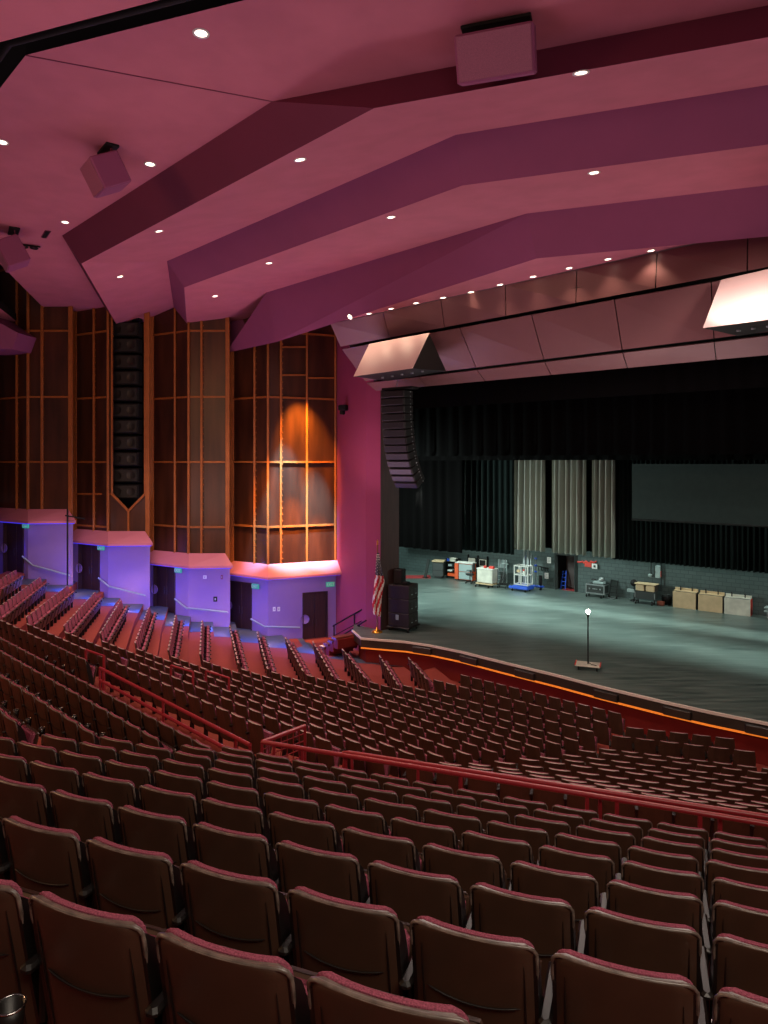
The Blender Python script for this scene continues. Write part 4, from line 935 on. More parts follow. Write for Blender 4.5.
def shell_mb(b, hi):
    nu, nv = (12, 12) if hi else (4, 3)
    slab(b, nu, nv, SW, .51, .26, TOPH, LEAN, 0, .025 if hi else .045, .03, .035 if hi else .03, 0, 1)
    if hi:                                    # deep side cheeks
        for sd in (-1, 1):
            zs = (.28, .45, .62, .76, .84, .885); dp = (.10, .105, .10, .085, .06, .02); P = []
            for z, d in zip(zs, dp):
                v = (z - .26) / (TOPH - .26); w0 = (.51 + (SW - .51) * v) / 2; y = LEAN * (1 - v) + .035
                for xx in (w0 - .016, w0 + .001): P += [V((sd * xx, y, z)), V((sd * xx, y + d, z))]
            b.mi = 2; n = len(zs); fs = []
            for i in range(n - 1):
                a = i * 4; c = a + 4; fs += [(a, a + 1, c + 1, c), (a + 2, c + 2, c + 3, a + 3), (a + 1, a + 3, c + 3, c + 1), (a, c, c + 2, a + 2)]
            fs += [(0, 2, 3, 1), (n * 4 - 4, n * 4 - 3, n * 4 - 1, n * 4 - 2)]; b.add(P, fs)
    if hi:
        # rolled rim along the top and shoulders, in the painted highlight tone
        pts = []
        for k in range(-16, 17):
            t = k / 16; a = abs(t)
            e0 = SW / 2 - .035
            if a <= .68: x = e0 * t / .68; z = TOPH - .002
            elif a <= .84:
                an = (a - .68) / .16 * math.pi / 2; x = math.copysign(e0 + .035 * math.sin(an), t); z = TOPH - .002 - .035 * (1 - math.cos(an))
            else: x = math.copysign(SW / 2, t); z = TOPH - .037 - (a - .84) / .16 * .10
            v = (z - .26) / (TOPH - .26); pts.append(V((x, LEAN * (1 - v) + .03 * (min(1, abs(x) / (SW / 2))) ** 2.2 + .010, z)))
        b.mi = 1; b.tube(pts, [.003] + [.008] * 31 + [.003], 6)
        # pressed seam line and side ribs on the back
        b.mi = 2
        for zz, wv, sag in ((.655, .37, .022),):
            pts = [V((wv / 2 * t, LEAN * (1 - (zz - .26) / (TOPH - .26)) + .03 * abs(t * wv / .5) ** 2.2 - .003, zz - sag * (1 - t * t))) for t in [k / 8 for k in range(-8, 9)]]
            b.tube(pts, [.001] + [.005] * 15 + [.001], 5)
        for s in (-1, 1):
            pts = [V((s * .205, LEAN * (1 - (z - .26) / (TOPH - .26)) + .03 * .66 - .002, z)) for z in (.32, .5, .7, .84)]
            b.tube(pts, [.002, .005, .005, .001], 5)
def cushion_mb(b, hi):
    nu, nv = (10, 10) if hi else (4, 2)
    slab(b, nu, nv, SW - .02, SW - .02, .40, TOPH + .004, LEAN * .84 + (.021 if hi else .036), .028 if hi else .040, .018, .03, .04 if hi else .03, 3, None, .022)
def seat_mb(b, hi):                           # tipped-up seat: fabric towards the backrest, plastic pan outside
    R3 = Matrix.Rotation(rad(-14), 3, 'X'); 
    b.mi = 3; b.bbox((0, .235, .50), (.45, .07, .40), .025, R3) if hi else b.box((0, .235, .50), (.45, .07, .40), R3)
    b.mi = 0; b.bbox((0, .29, .48), (.46, .045, .42), .018, R3) if hi else b.box((0, .29, .48), (.46, .045, .42), R3)
def arm_mb(b, hi, x):
    b.mi = 2
    if hi: b.bbox((x, .22, .63), (.052, .36, .035), .012); b.mi = 2; b.bbox((x, .24, .50), (.03, .25, .24), .01)
    else: b.box((x, .22, .63), (.052, .36, .035))
def leg_mb(b, hi, x):
    b.mi = 2
    if hi: b.bbox((x, .2, .3), (.035, .09, .6), .008); b.bbox((x, .2, .012), (.07, .3, .024), .006)
    else: b.box((x, .2, .3), (.03, .09, .6))
def cup_mb(b):
    b.mi = 2; b.lathe(V((0, 0, 0)), [(.0, -.12), (.036, -.12), (.048, 0), (.045, 0), (.034, -.11), (0, -.11)], 20)
CHAIR_MESH = {}
def mk(name, fn):
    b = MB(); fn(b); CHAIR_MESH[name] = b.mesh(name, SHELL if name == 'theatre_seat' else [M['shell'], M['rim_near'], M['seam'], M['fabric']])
mk('back_shell', lambda b: shell_mb(b, True)); mk('back_cushion', lambda b: cushion_mb(b, True)); mk('seat', lambda b: seat_mb(b, True))
mk('armrest', lambda b: arm_mb(b, True, -.28)); mk('leg', lambda b: leg_mb(b, True, -.28))
mk('cup_holder', cup_mb)
_b = MB(); _b.tube([V((.0475 * math.cos(k * math.pi / 10), .0475 * math.sin(k * math.pi / 10), 0)) for k in range(21)], .004, 6, False); CHAIR_MESH['rim_ring'] = _b.mesh('rim_ring', [M['chrome']])
def whole(b, hi=False):
    shell_mb(b, hi); cushion_mb(b, hi); seat_mb(b, hi); arm_mb(b, hi, -.28); leg_mb(b, hi, -.28)
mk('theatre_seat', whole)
lo = MB(); whole(lo)

seats = []   # dict: pos (floor point under the top of the back), rz, sx, label, group, hi, cup
def px_of(p): return CX + p.x / p.y * F, HY + (EYE - p.z) / p.y * F
def add_seat(p, face, sx, block, row, idx, cup=False, hi=False):
    # face: unit vector the seat faces
    tp = p
    if tp.y < .9: return False
    x, y = px_of(tp); w = .56 * F / tp.y
    if x < -w * .62 or x > 768 + w * .62 or y > 1024 + w * .1: return False
    seats.append(dict(p=V((p.x, p.y, p.z - TOPH - (.028 if hi else .0))), rz=math.atan2(-face.x, face.y), sx=sx, block=block, row=row, idx=idx, cup=cup, hi=hi, px=x, py=y, Z=tp.y))
    return True
def ang_dir(a): return V((math.sin(rad(a)), math.cos(rad(a)), 0))

# --- rear tier, block in front of the camera (gentle arcs)
FC = V((38.904, 106.74, 0))
def Frow(k): return 105.486 + k * .7816, 3.8915 - .3022 * k + .0008 * k * k
def Fpt(k, px):
    R, h = Frow(k); m = (px - CX) / F; a = 1 + m * m; b_ = -2 * (m * FC.x + FC.y); c = FC.x ** 2 + FC.y ** 2 - R * R
    Z = (-b_ - math.sqrt(b_ * b_ - 4 * a * c)) / 2 / a; return V((m * Z, Z, EYE - h))
ANCH = {0: 606, 1: 592, 2: 579, 3: 558, 4: 542, 5: 514, 6: 474, 7: 414, 8: 155}
LEFT = {0: 229, 1: 175, 2: 105, 3: 28}
for k in range(9):
    R, h = Frow(k); p0 = Fpt(k, ANCH[k]); a0 = math.atan2(p0.x - FC.x, p0.y - FC.y); da = .56 / R
    xl = Fpt(k, LEFT[k]).x - .2 if k in LEFT else -99
    idx = 0; row = []
    for j in range(-30, 31):
        # chair j has its left corner at a0 +/- j*da ; arc runs left to right with decreasing angle towards +x
        a = a0 - (j + .45) * da if False else a0 - j * da
        c = lambda t: V((FC.x + R * math.sin(t), FC.y + R * math.cos(t), EYE - h))
        lp, cp = c(a), c(a - .40 * da)
        row.append((lp, cp))
    row.sort(key=lambda t: t[1].x)
    for lp, cp in row:
        if lp.x < xl or cp.y < .9: continue
        f = V((FC.x - cp.x, FC.y - cp.y, 0)).normalized()
        if add_seat(cp, f, 1, 'F', k, idx, cup=True, hi=True): idx += 1
# --- rear tier, block beyond the aisle at the left (straight rows facing 44 degrees)
TM = V((.698, .716, 0)); DM = V((.716, -.698, 0))      # facing, row direction (to the right)
def Mline(rho, h, px): 
    m = (px - CX) / F; Z = rho / (.698 * m + .716); return V((m * Z, Z, EYE - h))
MROWS = [(5.72, 4.31, 209), (4.93, 3.99, 156), (4.05, 3.70, 91), (3.2, 3.42, 13)]
for k, (rho, h, pxe) in enumerate(MROWS):
    e = Mline(rho, h, pxe); L = []
    for j in range(24): L.append(e - DM * (.56 * (j + .5)))
    idx = 0
    for p in reversed(L):
        if add_seat(p, TM, 1, 'M', k, idx, cup=True, hi=True): idx += 1
# extra row left of the cross aisle
e = Mline(6.9, 4.66, 84); L = [e - DM * (.56 * (j + .5)) for j in range(12)]; idx = 0
for p in reversed(L):
    if add_seat(p, TM, 1, 'N', 0, idx, cup=True, hi=True): idx += 1
# --- main floor: long rows that bend into the side block
HR = {3: 5.07, 4: 5.38, 5: 5.68, 6: 5.97, 7: 6.24, 8: 6.48, 9: 6.68, 10: 6.85, 11: 7.0, 12: 7.10, 13: 7.17, 14: 7.22, 15: 7.27, 16: 7.30}
KP = {3: (24, 623), 4: (61.6, 631), 5: (98.6, 640), 6: (133.6, 648), 7: (168, 655.6), 8: (200, 660), 9: (237.5, 668), 10: (268, 671), 11: (303, 674), 12: (333, 678), 13: (366, 681), 14: (399, 684.5), 15: (430, 679), 16: (457, 674)}
EP = {3: (261, 727), 4: (330, 743), 5: (381, 753), 6: (415, 756.5), 7: (444, 758.5), 8: (472, 756.5), 9: (498, 754), 10: (521, 751.5), 11: (540, 749), 12: (561, 745.5), 13: (579, 742), 14: (594.5, 732.5), 15: (608, 724), 16: (621.7, 714.5)}
SR = {1: ((-36, 600), (14.6, 570)), 2: ((-8, 611), (39, 577)), 3: ((24, 618), (66.5, 585.5)), 4: ((62, 626.5), (94, 592)), 5: ((98.4, 634), (120, 600)), 6: ((133.6, 643.7), (148, 607)), 7: ((167, 651), (174.7, 614.6)),
      8: ((199, 655), (201, 620)), 9: ((237.5, 664), (228.4, 624.6)), 10: ((267, 670), (256, 631)), 11: ((302.7, 672), (284, 636.6)), 12: ((332, 677), (311.5, 640.6)), 13: ((365, 679), (340.6, 648)), 14: ((397.5, 686), (378, 654.6)), 15: ((426.6, 680), (406.6, 656.6))}
HS = dict(HR); HS[2] = 4.8; HS[1] = 4.53
KM, KE = {}, {}
def lay(a, c, n, face, block, row, skip=(), hi=False, cup=False, bow=0):
    idx = 0; d = (c - a); L = d.length; s = L / n / .56
    for j in range(n):
        t = (j + .5) / n; p = a.lerp(c, t) - face * bow * 4 * t * (1 - t)
        if j in skip: continue
        if add_seat(p, face, s, block, row, idx, hi=hi, cup=cup): idx += 1
for r in range(3, 17):
    a, c = hp(*KP[r], HR[r]), hp(*EP[r], HR[r]); KM[r], KE[r] = a, c
    u = (c - a).normalized(); f = V((-u.y, u.x, 0)); a = a + u * .05
    pitch = .56 - .075 * max(0, (r - 7)) / 9
    n = max(1, round((c - a).length / pitch)); sk = ()
    if r == 4: sk = (7,)
    if r == 5: sk = (8,)
    lay(a, c, n, f, 'R', r, sk)
for r in range(1, 16):
    (nx, ny), (fx, fy) = SR[r]; a, c = hp(nx, ny, HS[r]), hp(fx, fy, HS[r]); u = (a - c).normalized(); f = V((-u.y, u.x, 0))
    n = max(2, round((c - a).length / .54)); 
    lay(c, a, n, f, 'S', r)
# --- main floor, block at the right (straight rows facing 18 degrees)
NQ = V((.309, .951, 0)); DQ = V((.951, -.309, 0))
QR = [(20.36, 7.3, 624, 737), (19.5, 7.26, 610, 758), (18.5, 7.25, 597, 0), (17.6, 7.0, 576, 0), (16.7, 6.79, 560, 0), (15.9, 6.58, 537, 0), (15.1, 6.34, 516, 0), (14.2, 6.09, 491, 0), (13.3, 5.81, 465, 0), (12.5, 5.52, 435, 0), (11.75, 5.24, 403, 0)]
def Qpt(rho, h, px): m = (px - CX) / F; Z = rho / (.309 * m + .951); return V((m * Z, Z, EYE - h))
for k, (rho, h, xl, xr) in enumerate(QR):
    a = Qpt(rho, h, xl); idx = 0
    if xr: n = 5 if k == 0 else 6; c = Qpt(rho, h, xr); s = (c - a).length / n
    else: n = 26; s = .52 + .003 * k
    for j in range(n):
        p = a + DQ * s * (j + .5)
        if add_seat(p, NQ, s / .56, 'Q', k, idx): idx += 1
# choose the 300 that show largest
for s in seats: s['size'] = s['sx'] / s['Z']
seats.sort(key=lambda s: -s['size'])
ind, rest = seats[:300], seats[300:]
def label_of(s):
    n = ORD[s['idx'] + 1]; b = s['block']; r = s['row']
    if b == 'F': return 'brown-backed theatre seat in %s row behind the long crimson rail, %s from the left' % (ORD[r + 1], n), 'theatre seats in front of the camera'
    if b == 'M': return 'brown theatre seat beyond the aisle, %s row behind the short rail, %s from the left' % (ORD[r + 1], n), 'theatre seats behind the short crimson rail'
    if b == 'N': return 'brown theatre seat in the short row beside the end of the left rail, %s along' % n, 'theatre seats in the short row by the rail'
    if b == 'R': return 'small dark seat in main floor row %s from the rear, %s from its bend' % (ORD[r - 2], n), 'main floor seats of the long bent rows'
    if b == 'Q': return 'dark seat in row %s from the stage, right-hand floor block, %s from the aisle' % (ORD[r + 1], n), 'main floor seats below the long crimson rail'
    return 'side block seat in row %s from the wall corner, %s from the side wall' % (ORD[r], n), 'seats of the side block'
def inst(mesh, name, parent, loc=(0, 0, 0)):
    o = bpy.data.objects.new(name, CHAIR_MESH[mesh]); COL.objects.link(o); o.parent = parent; o.location = loc; return o
for s in ind:
    lab, grp = label_of(s)
    if s['hi']:
        E_ = empty('theatre_seat', s['p'], s['rz'], label=lab, cat='theatre seat', group=grp); E_.scale = (s['sx'], 1, 1)
        for nm in ('back_shell', 'back_cushion', 'seat', 'armrest', 'leg'): inst(nm, nm, E_)
        if s['cup']:
            c = inst('cup_holder', 'cup_holder', E_, (-.225, -.06, .60)); inst('rim_ring', 'rim_ring', c)
    else:
        o = bpy.data.objects.new('theatre_seat', CHAIR_MESH['theatre_seat']); COL.objects.link(o); o.location = s['p']; o.rotation_euler = (0, 0, s['rz']); o.scale = (s['sx'], 1, 1)
        tag(o, lab, 'theatre seat', grp)
if rest:
    b = MB()
    for s in rest:
        T = Matrix.Translation(s['p']) @ Matrix.Rotation(s['rz'], 4, 'Z') @ Matrix.Diagonal((s['sx'], 1, 1, 1)); n = len(b.v)
        b.v += [T @ p for p in lo.v]; b.f += [[n + i for i in f] for f in lo.f]; b.m += lo.m; b.sm += lo.sm
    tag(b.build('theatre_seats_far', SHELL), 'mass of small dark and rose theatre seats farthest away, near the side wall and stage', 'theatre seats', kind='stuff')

# ================================================================== TERRACED FLOOR
fl = MB()
def quad(b, p, q, r, s): b.add([p, q, r, s], [(0, 1, 2), (0, 2, 3)])
def terrace(lines, ext0, ext1):
    """lines: list of polylines (points at floor level), front (stage side) first; draws treads and risers"""
    n = len(lines)
    for i, L in enumerate(lines):
        fwd = lines[i - 1] if i > 0 else None; bk = lines[i + 1] if i < n - 1 else None
        z = L[-1].z
        def mid(A, B_): return [((p + q) / 2) for p, q in zip(A, B_)]
        front = mid(L, fwd) if fwd else [p * 2 - q for p, q in zip(L, mid(L, bk))]
        back = mid(L, bk) if bk else [p * 2 - q for p, q in zip(L, mid(L, fwd))]
        # the tread lies mostly ahead of the seat backs
        zz = [q.z for q in L]
        front = [V((p.x, p.y, h)) for p, h in zip(front, zz)]; back = [V((p.x, p.y, h)) for p, h in zip(back, zz)]
        for k in range(len(L) - 1):
            quad(fl, front[k], front[k + 1], back[k + 1], back[k])
            z0_, z1_ = (fwd[k].z, fwd[k + 1].z) if fwd else (zz[k] - .4, zz[k + 1] - .4)
            quad(fl, front[k], front[k + 1], V((front[k + 1].x, front[k + 1].y, z1_)), V((front[k].x, front[k].y, z0_)))
def at(p, z): return V((p.x, p.y, z))
def wallend(c, d, dz=0.0):                    # where a side row's floor meets the side wall, following the sill heights of the doors
    q = c + d * ((33.2 - c.y) / d.y); px = CX + q.x / q.y * F; ks = [(-60, 556), (15, 574.5), (90, 593.5), (165, 613.5), (240, 632), (315, 646), (420, 652)]
    for (a0, y0), (a1, y1) in zip(ks, ks[1:]):
        if px <= a1: break
    y = y0 + (y1 - y0) * (px - a0) / (a1 - a0); z = EYE - (y - HY) * 33.2 / F
    e = c + d * ((37.0 - c.y) / d.y); return V((e.x, e.y, z + (z - c.z + TOPH) * (3.8 / max(3, 33.2 - c.y)) * .6 + dz))
FS = .30     # seat backs sit this far behind the tread middle
lines = []
for k in range(0, 12):
    R, h = Frow(min(k, 9)); R = 105.486 + k * .7816; h = 3.8915 - .3022 * k; z = EYE - h - TOPH; R -= .12
    pts = []
    for t in range(-6, 13):
        a = math.pi + .3495 - t * .012 - 0  # angles about the arc centre
        pts.append(V((FC.x + R * math.sin(a + .02), FC.y + R * math.cos(a + .02), z)))
    lines.append(pts)
terrace(lines, 0, 0)
lines = []
for rho, h, _ in MROWS + [(2.35, 3.12, 0), (1.5, 2.82, 0)]:
    e = TM * (rho + .12); z = EYE - h - TOPH; lines.append([at(e - DM * 22, z), at(e - DM * (10.2 - (5.75 - rho) * .0) + DM * 2.0, z)])
terrace(lines, 0, 0)
lines = []
for r in range(16, 2, -1):
    z = EYE - HR[r] - TOPH; u = (KE[r] - KM[r]).normalized(); pts = []
    f = V((-u.y, u.x, 0)) * .12
    if r in SR:
        (nx, ny), (fx, fy) = SR[r]; a, c = hp(nx, ny, HS[r]), hp(fx, fy, HS[r]); d = (c - a).normalized(); pts = [wallend(c, d), at(c + d * .3, z)]
    else: pts = [V((KM[r].x - 2.2, KM[r].y + 8, -1.6)), at(KM[r] + V((-.9, 3.4, 0)), z)]
    lines.append(pts + [at(KM[r] + f, z), at(KE[r] + u * 1.4 + f, z)])
for r in (2, 1):
    z = EYE - HS[r] - TOPH; (nx, ny), (fx, fy) = SR[r]; a, c = hp(nx, ny, HS[r]), hp(fx, fy, HS[r]); d = (c - a).normalized(); t = (37.5 - c.y) / d.y
    pass
terrace(lines, 0, 0)
lines = []
for r in (3, 2, 1):
    z = EYE - HS[r] - TOPH + (.0 if r < 3 else -.01); (nx, ny), (fx, fy) = SR[r]; a, c = hp(nx, ny, HS[r]), hp(fx, fy, HS[r]); d = (c - a).normalized(); t = (37.5 - c.y) / d.y
    lines.append([wallend(c, d), at(c + d * .3, z), at(a, z)])
z = EYE - 4.26 - TOPH
l1, l2 = lines[-1], lines[-2]; lines.append([l1[0] * 2 - l2[0], at(l1[1] * 2 - l2[1], z), at(l1[2] * 2 - l2[2], z)])
terrace(lines, 0, 0)
lines = []
for rho, h, xl, xr in QR:
    z = EYE - h - TOPH; a = Qpt(rho, h, xl) + NQ * .12; lines.append([at(a - DQ * 1.0, z), at(a + DQ * 22, z)])
terrace(lines, 0, 0)
# cross aisle and ground sheet
zc = EYE - 5.24 - TOPH - .005
a = Qpt(11.9, 5.24, 403); fl.add([at(a - DQ * 1.2, zc), at(a + DQ * 22, zc), at(Qpt(8.4, 4, 403) + DQ * 24, zc), at(Qpt(8.4, 4, 300) - DQ * 2, zc)], [(0, 1, 2, 3)])
zc = EYE - 5.07 - TOPH - .01
e0, e1 = TM * 8.4, TM * 5.6; fl.add([at(e0 - DM * 19, zc), at(e0 - DM * 3, zc), at(e1 - DM * 3, zc), at(e1 - DM * 19, zc)], [(0, 1, 2, 3)])
z = EYE - 4.66 - TOPH; e0, e1 = TM * 7.4, TM * 6.1
e = Mline(6.9, 4.66, 84); s0 = e.dot(DM); fl.add([at(e0 - DM * 30, z), at(e0 + DM * (s0 + .3), z), at(e1 + DM * (s0 + .3), z), at(e1 - DM * 30, z)], [(0, 1, 2, 3)])
quad(fl, at(e0 - DM * 30, z), at(e0 + DM * (s0 + .3), z), at(e0 + DM * (s0 + .3), zc), at(e0 - DM * 30, zc)); quad(fl, at(e0 + DM * (s0 + .3), z), at(e1 + DM * (s0 + .3), z), at(e1 + DM * (s0 + .3), zc), at(e0 + DM * (s0 + .3), zc))
fl.add([V((-30, -3, -1.3)), V((26, -3, -1.3)), V((26, 40, -1.3)), V((-30, 40, -1.3))], [(0, 1, 2, 3)])
struct(fl, 'floor', M['carpet'])
# grey walkway along the side wall
b = MB()
wk = []
for r in range(15, 0, -1):
    (nx, ny), (fx, fy) = SR[r]; a, c = hp(nx, ny, HS[r]), hp(fx, fy, HS[r]); d = (c - a).normalized(); z = EYE - HS[r] - TOPH + .012
    p1 = wallend(c, d, .012); p0 = at(c + d * .3, z).lerp(p1, .22); wk.append((p0, p1))
for i in range(len(wk)):
    A = wk[i - 1] if i > 0 else (wk[i][0] * 2 - wk[i + 1][0], wk[i][1] * 2 - wk[i + 1][1]); C_ = wk[i + 1] if i < len(wk) - 1 else (wk[i][0] * 2 - wk[i - 1][0], wk[i][1] * 2 - wk[i - 1][1]); z = wk[i][0].z; z1 = wk[i][1].z
    b.add([at((A[0] + wk[i][0]) / 2, z), at((A[1] + wk[i][1]) / 2, z1), at((C_[1] + wk[i][1]) / 2, z1), at((C_[0] + wk[i][0]) / 2, z)], [(0, 1, 2), (0, 2, 3)])
struct(b, 'floor_side_aisle', M['concrete'])

# ================================================================== RAILS
def zF(y): return 0
HRA, HRL = 4.0, 4.2
def rail_thing(name, paths, posts, lab, r=.032, post_r=.019, grp=None):
    o0 = paths[0][0]; E_ = empty(name, o0, label=lab, cat='railing', group=grp)
    for P in paths: b = MB(); b.tube(P, r, 10); wpart(b, 'handrail', M['rail'], E_)
    for a, c in posts: b = MB(); b.bar(a, c, post_r * 2, post_r * 2.0); wpart(b, 'post', M['rail'], E_)
    return E_
ry = lambda x: 742 + (x - 262) * (824 - 742) / 506 
near = [hp(x, ry(x), HRA) for x in (262, 350, 440, 530, 620, 710, 768, 860)]
fary = lambda x: 752 + (x - 344) * (817 - 752) / 424
farr = [hp(344, 752, HRA - .02) + V((0, .0, -.22)), hp(344, 752.2, HRA - .02)] + [hp(x, fary(x), HRA - .02) for x in (350, 440, 530, 620, 710, 768, 860)]
drop = V((0, 0, -.62))
posts = []
for x in (274, 302, 352, 418, 461, 587, 617, 700, 790):
    p = hp(x, ry(x), HRA); posts.append((p, p + drop))
rail_thing('crimson_railing', [near, farr], posts + [(hp(x, fary(x), HRA - .02), hp(x, fary(x), HRA - .02) + drop) for x in (346, 460, 600, 720, 800)], 'long crimson double railing in front of the rear tier, beginning at the mesh guard')
g0_, g1_ = hp(262, 742, HRA), hp(305, 726, HRA); dn_ = V((0, 0, -.55))
E_ = rail_thing('mesh_guard', [[g0_, g1_]], [(g0_, g0_ + dn_ * 1.1), (g1_, g1_ + dn_ * 1.1)], 'short crimson guard with wire mesh at the end of the long railing')
b = MB()
for t in range(1, 7): q = g0_.lerp(g1_, t / 7); b.bar(q, q + dn_, .012, .012)
for t in range(1, 5): b.bar(g0_ + dn_ * (t / 5), g1_ + dn_ * (t / 5), .012, .012)
b.bar(g0_ + dn_, g1_ + dn_, .04, .04); wpart(b, 'mesh_infill', M['rail'], E_)
ly = lambda x: 668 + (x - 100) * 77 / 150
lrail = [hp(100, 668, HRL), hp(250, 745, HRL)]; lo_ = V((0, 0, -.25))
a_, c_ = lrail; rail_thing('crimson_railing', [[a_, c_], [a_ + lo_, c_ + lo_]], [(a_.lerp(c_, t), a_.lerp(c_, t) + V((0, 0, -.5))) for t in (0, .03, .5, .93, 1)], 'shorter crimson railing crossing from the far aisle down to the mesh guard')
# tier front wall below the rails
b = MB()
zt = EYE - HRA - .64
for i in range(len(near) - 1): p, q = near[i], near[i + 1]; quad(b, at(p, zt), at(q, zt), at(q, .9), at(p, .9))
ztl = EYE - HRL - .52
quad(b, at(a_, ztl), at(c_, ztl), at(c_, .9), at(a_, .9)); quad(b, at(c_, ztl), at(near[0], ztl), at(near[0], .9), at(c_, .9))
quad(b, at(near[0], zt), at(near[0] + V((.3, -.9, 0)), zt), at(near[-1] + V((-.3, -.9, 0)), zt), at(near[-1], zt))
struct(b, 'wall_tier', M['carpet'])
# small aisle handrails among the seats
def small_rail(x0, y0, x1, y1, h, dh, lab):
    a, c = hp(x0, y0, h), hp(x1, y1, h + dh); b = None
    rail_thing('aisle_handrail', [[a, c]], [(a, a + V((0, 0, -.85))), (c, c + V((0, 0, -.85)))], lab, .028, .025, 'short aisle handrails among the seats')
small_rail(171, 665.5, 193, 672, 5.25, 0, 'short crimson aisle handrail among the seats, middle one of three')
small_rail(206, 671, 229, 678, 5.5, 0, 'short crimson aisle handrail among the seats, nearest the stage')
small_rail(86, 650, 104, 656, 4.75, 0, 'short crimson aisle handrail beside the end of the shorter railing')

# stage steps and their rails by the plum wall
s0 = hp(355, 634, EYE) + V((.0, .35, 0)); E_ = empty('stage_stairs', s0, rad(-52), label='brown wooden steps up to the stage corner below the flag', cat='stairs')
for k in range(5): bb(E_, 'step', M['step'], [((-.32 * k - .3, -.25, -.2 * k - .2), (.36, 1.3, .12))], .01); bb(E_, 'riser', M['redwall'], [((-.32 * k - .2, -.25, -.2 * k - .42), (.3, 1.26, .4))], .01)
for i, (A, lab) in enumerate((([(333, 626), (362, 609.5)], 'dark handrail up the plum wall beside the stage steps'), ([(340, 637), (366, 620.5)], 'lower dark handrail on the outer side of the stage steps'))):
    Z = (30.2, 28.0) if i == 0 else (29.0, 27.2); a, c = old(*A[0], Z[0]), old(*A[1], Z[1]); b = MB()
    E_ = empty('stair_handrail', a, label=lab, cat='handrail', group='dark handrails of the stage steps')
    b.tube([a, c], .035); wpart(b, 'handrail', M['black'], E_)
    b = MB(); b.tube([a + V((0, 0, -.5)), c + V((0, 0, -.5))], .02); wpart(b, 'lower_bar', M['black'], E_)
    for t in (0.04, .75): b = MB(); q = a.lerp(c, t); b.tube([q, q + V((0, 0, -1.1))], .03); wpart(b, 'post', M['black'], E_)
print('SEATS', len(seats), len(ind), len(rest))

# ================================================================== LIGHT
w = bpy.data.worlds.new('world'); SC.world = w; w.use_nodes = True
w.node_tree.nodes['Background'].inputs[0].default_value = (.55, .38, .42, 1); w.node_tree.nodes['Background'].inputs[1].default_value = .10
WARM = (1, .74, .52); ROSE = (1, .74, .74)
for i, (loc, n) in enumerate(lights_at):
    light('downlight_lamp', 'SPOT', loc + V((0, 0, -.12)), 300 if i >= len(ROW) else 60, WARM, loc + V((0, 0, -5)), spot=100, blend=.6, soft=.12)
# unseen fill lamps, added to brighten the ceiling, seats and wood screens
light('ceiling_fill', 'AREA', (-6, 9, 6.0), 250, (1, .7, .86), (-5, 16, 16), 8, 3)
light('ceiling_fill', 'AREA', (7, 7, 5.0), 150, (1, .7, .82), (5, 15, 16), 8, 3)
light('ceiling_fill', 'AREA', (-12, 22, 5.0), 130, ROSE, (-10, 26, 16), 6, 3)
light('soffit_fill', 'AREA', (6.5, 22.5, 3.5), 380, (1, .74, .74), (4.5, 18, 16), 9, 2)
light('soffit_fill', 'AREA', (-3, 29, 4.5), 260, (1, .62, .8), (-6, 24, 16), 6, 2)
light('rear_fill', 'AREA', (2, -1, 11.0), 330, (1, .84, .68), (0, 12, 2), 5, 2)
light('side_fill', 'AREA', (-14, 6, 12.0), 520, (1, .52, .24), (-3, 15, 3), 3, 3)
light('overhead_fill', 'AREA', (4, 14.5, 12.6), 620, (1, .86, .76), (4, 14.6, 0), 8, 4)
light('overhead_fill', 'AREA', (-7.5, 28, 12.0), 520, (1, .70, .66), (-7.6, 28.4, 0), 9, 2, spread=110)
light('screen_fill', 'AREA', (-9, 22, 4.0), 60, (1, .62, .36), (-11, 33, 10), 8, 2, spread=120)
# purple-blue light below the canopies
for i in range(1, 5):
    L, C, _ = bays[i]; R = bays[i + 1][0] if i < 4 else 336
    p = wallpt((C + R) / 2, 500, i, -1.6); p.z = canopy_z[i] - .12
    light('canopy_lamp', 'AREA', p, 13, (1, .7, .86), p + V((0, .9, -1)), 2.4, .3)
    p = wallpt((L + C) / 2, 500, i, -1.3); p.z = canopy_z[i] - .12
    d_ = DOORS[i]; tt = wallpt((d_[0] + d_[1]) / 2, {1: 574.5, 2: 593, 3: 613, 4: 632}[i] - 12, i)
    light('canopy_blue_lamp', 'SPOT', p, 130, (.02, .05, 1), tt, spot=52, blend=.8, soft=.1)
    light('canopy_blue_glow', 'AREA', p, 5, (.05, .08, 1), p + V((0, .5, -1)), 1.6, .3)
# orange and white wall washers on the corner screen
for px, col, en, dz, py, tg, sz in ((303, (1, .44, .05), 10500, -1.8, 358, 450, 44), (288, (.16, .5, .95), 44000, -1.8, 358, 500, 22), (318, (.16, .5, .95), 36000, -1.8, 385, 520, 20), (307, (1, .66, .36), 12000, -1.8, 350, 480, 9), (264, (.16, .5, .95), 15000, -1.8, 400, 530, 16), (266, (1, .44, .05), 5500, -1.8, 400, 520, 34), (296, (1, .44, .05), 9000, -2.0, 440, 545, 34), (322, (1, .44, .05), 6000, -2.0, 450, 550, 24)):
    p = wallpt(px, py, 4, dz); t = wallpt(px, tg, 4); light('wall_washer', 'SPOT', p, en, col, t, spot=sz, blend=1, soft=.06)
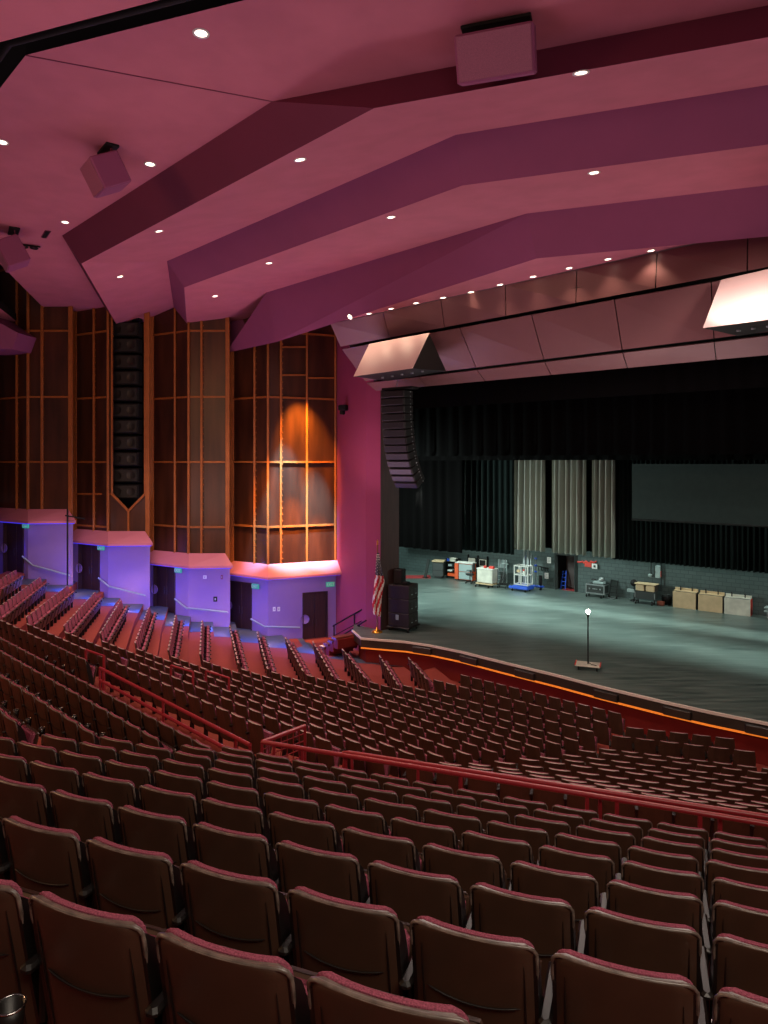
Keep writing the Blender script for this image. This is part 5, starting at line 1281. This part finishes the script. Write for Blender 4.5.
# low blue and peach aisle lamps between the row ends
for r in range(2, 13):
    (nx, ny), (fx, fy) = SR[r]; a, c = hp(nx, ny, HS[r]), hp(fx, fy, HS[r]); d = (c - a).normalized(); q = c + d * 2.0 + V((.5, 0, -TOPH + .3))
    light('aisle_lamp', 'POINT', q + d * .6, 48, (.02, .09, 1), soft=.05)
    if r % 2 == 0: light('aisle_lamp', 'POINT', c + d * 3.4 + V((.9, 0, -TOPH + .2)), 14, (1, .55, .4), soft=.05)
# stage work lights
def stage_strip(rho, px, z, e, tilt, L=9, W=.3, col=(.80, 1, .93), spread=110):
    p = sp_(rho, px, z=z); o = light('stage_work_light', 'AREA', p, e, col, p + V((0, 0, -1)), L, W, spread=spread)
    d = (V((0, 0, -1)) + RS * tilt).normalized(); x = US; y = d.cross(x) * -1
    m = Matrix((x, y, -d)).transposed(); o.rotation_euler = m.to_euler(); return o
stage_strip(25.6, 640, zo(9.4), 230, .0, 16, spread=30)
stage_strip(27.0, 520, zo(9.4), 420, .2, 12, spread=56)
stage_strip(28.9, 640, zo(9.0), 110, .02, 16, spread=16)
stage_strip(32.2, 560, zo(4.6), 380, .0, 22, spread=150)
light('wing_fill', 'AREA', (-2.5, 36, 4.2), 1300, (.78, 1, .95), (8, 38, .3), 1.6, 1.2)
light('wing_fill', 'AREA', (23, 21, 5.0), 520, (.95, 1, .92), (11, 36, .5), 1.2, 1.2)
light('wing_fill', 'AREA', (2.2, 41.7, 5.0), 300, (.92, 1, .92), (12, 34, 4.5), 1.0, 1.0)
light('ghost_lamp', 'POINT', g0 + V((0, 0, H_ + .05)), 45, (1, .9, .75), soft=.07)
# lamp over the far speaker hood
hp_ = old(745, 268, 14.0); light('hood_lamp', 'SPOT', hp_, 330, (1, .86, .74), old(750, 305, 15.2), spot=80, blend=.5)

vs = SC.view_settings; SC.display_settings.display_device = 'sRGB'
vs.view_transform = 'Standard'; vs.look = 'None'; vs.gamma = 1; vs.use_curve_mapping = False; vs.exposure = 0.0
SC.cycles.use_denoising = True
SC.cycles.max_bounces = 6; SC.cycles.diffuse_bounces = 3; SC.cycles.glossy_bounces = 3
SC.cycles.sample_clamp_indirect = 4
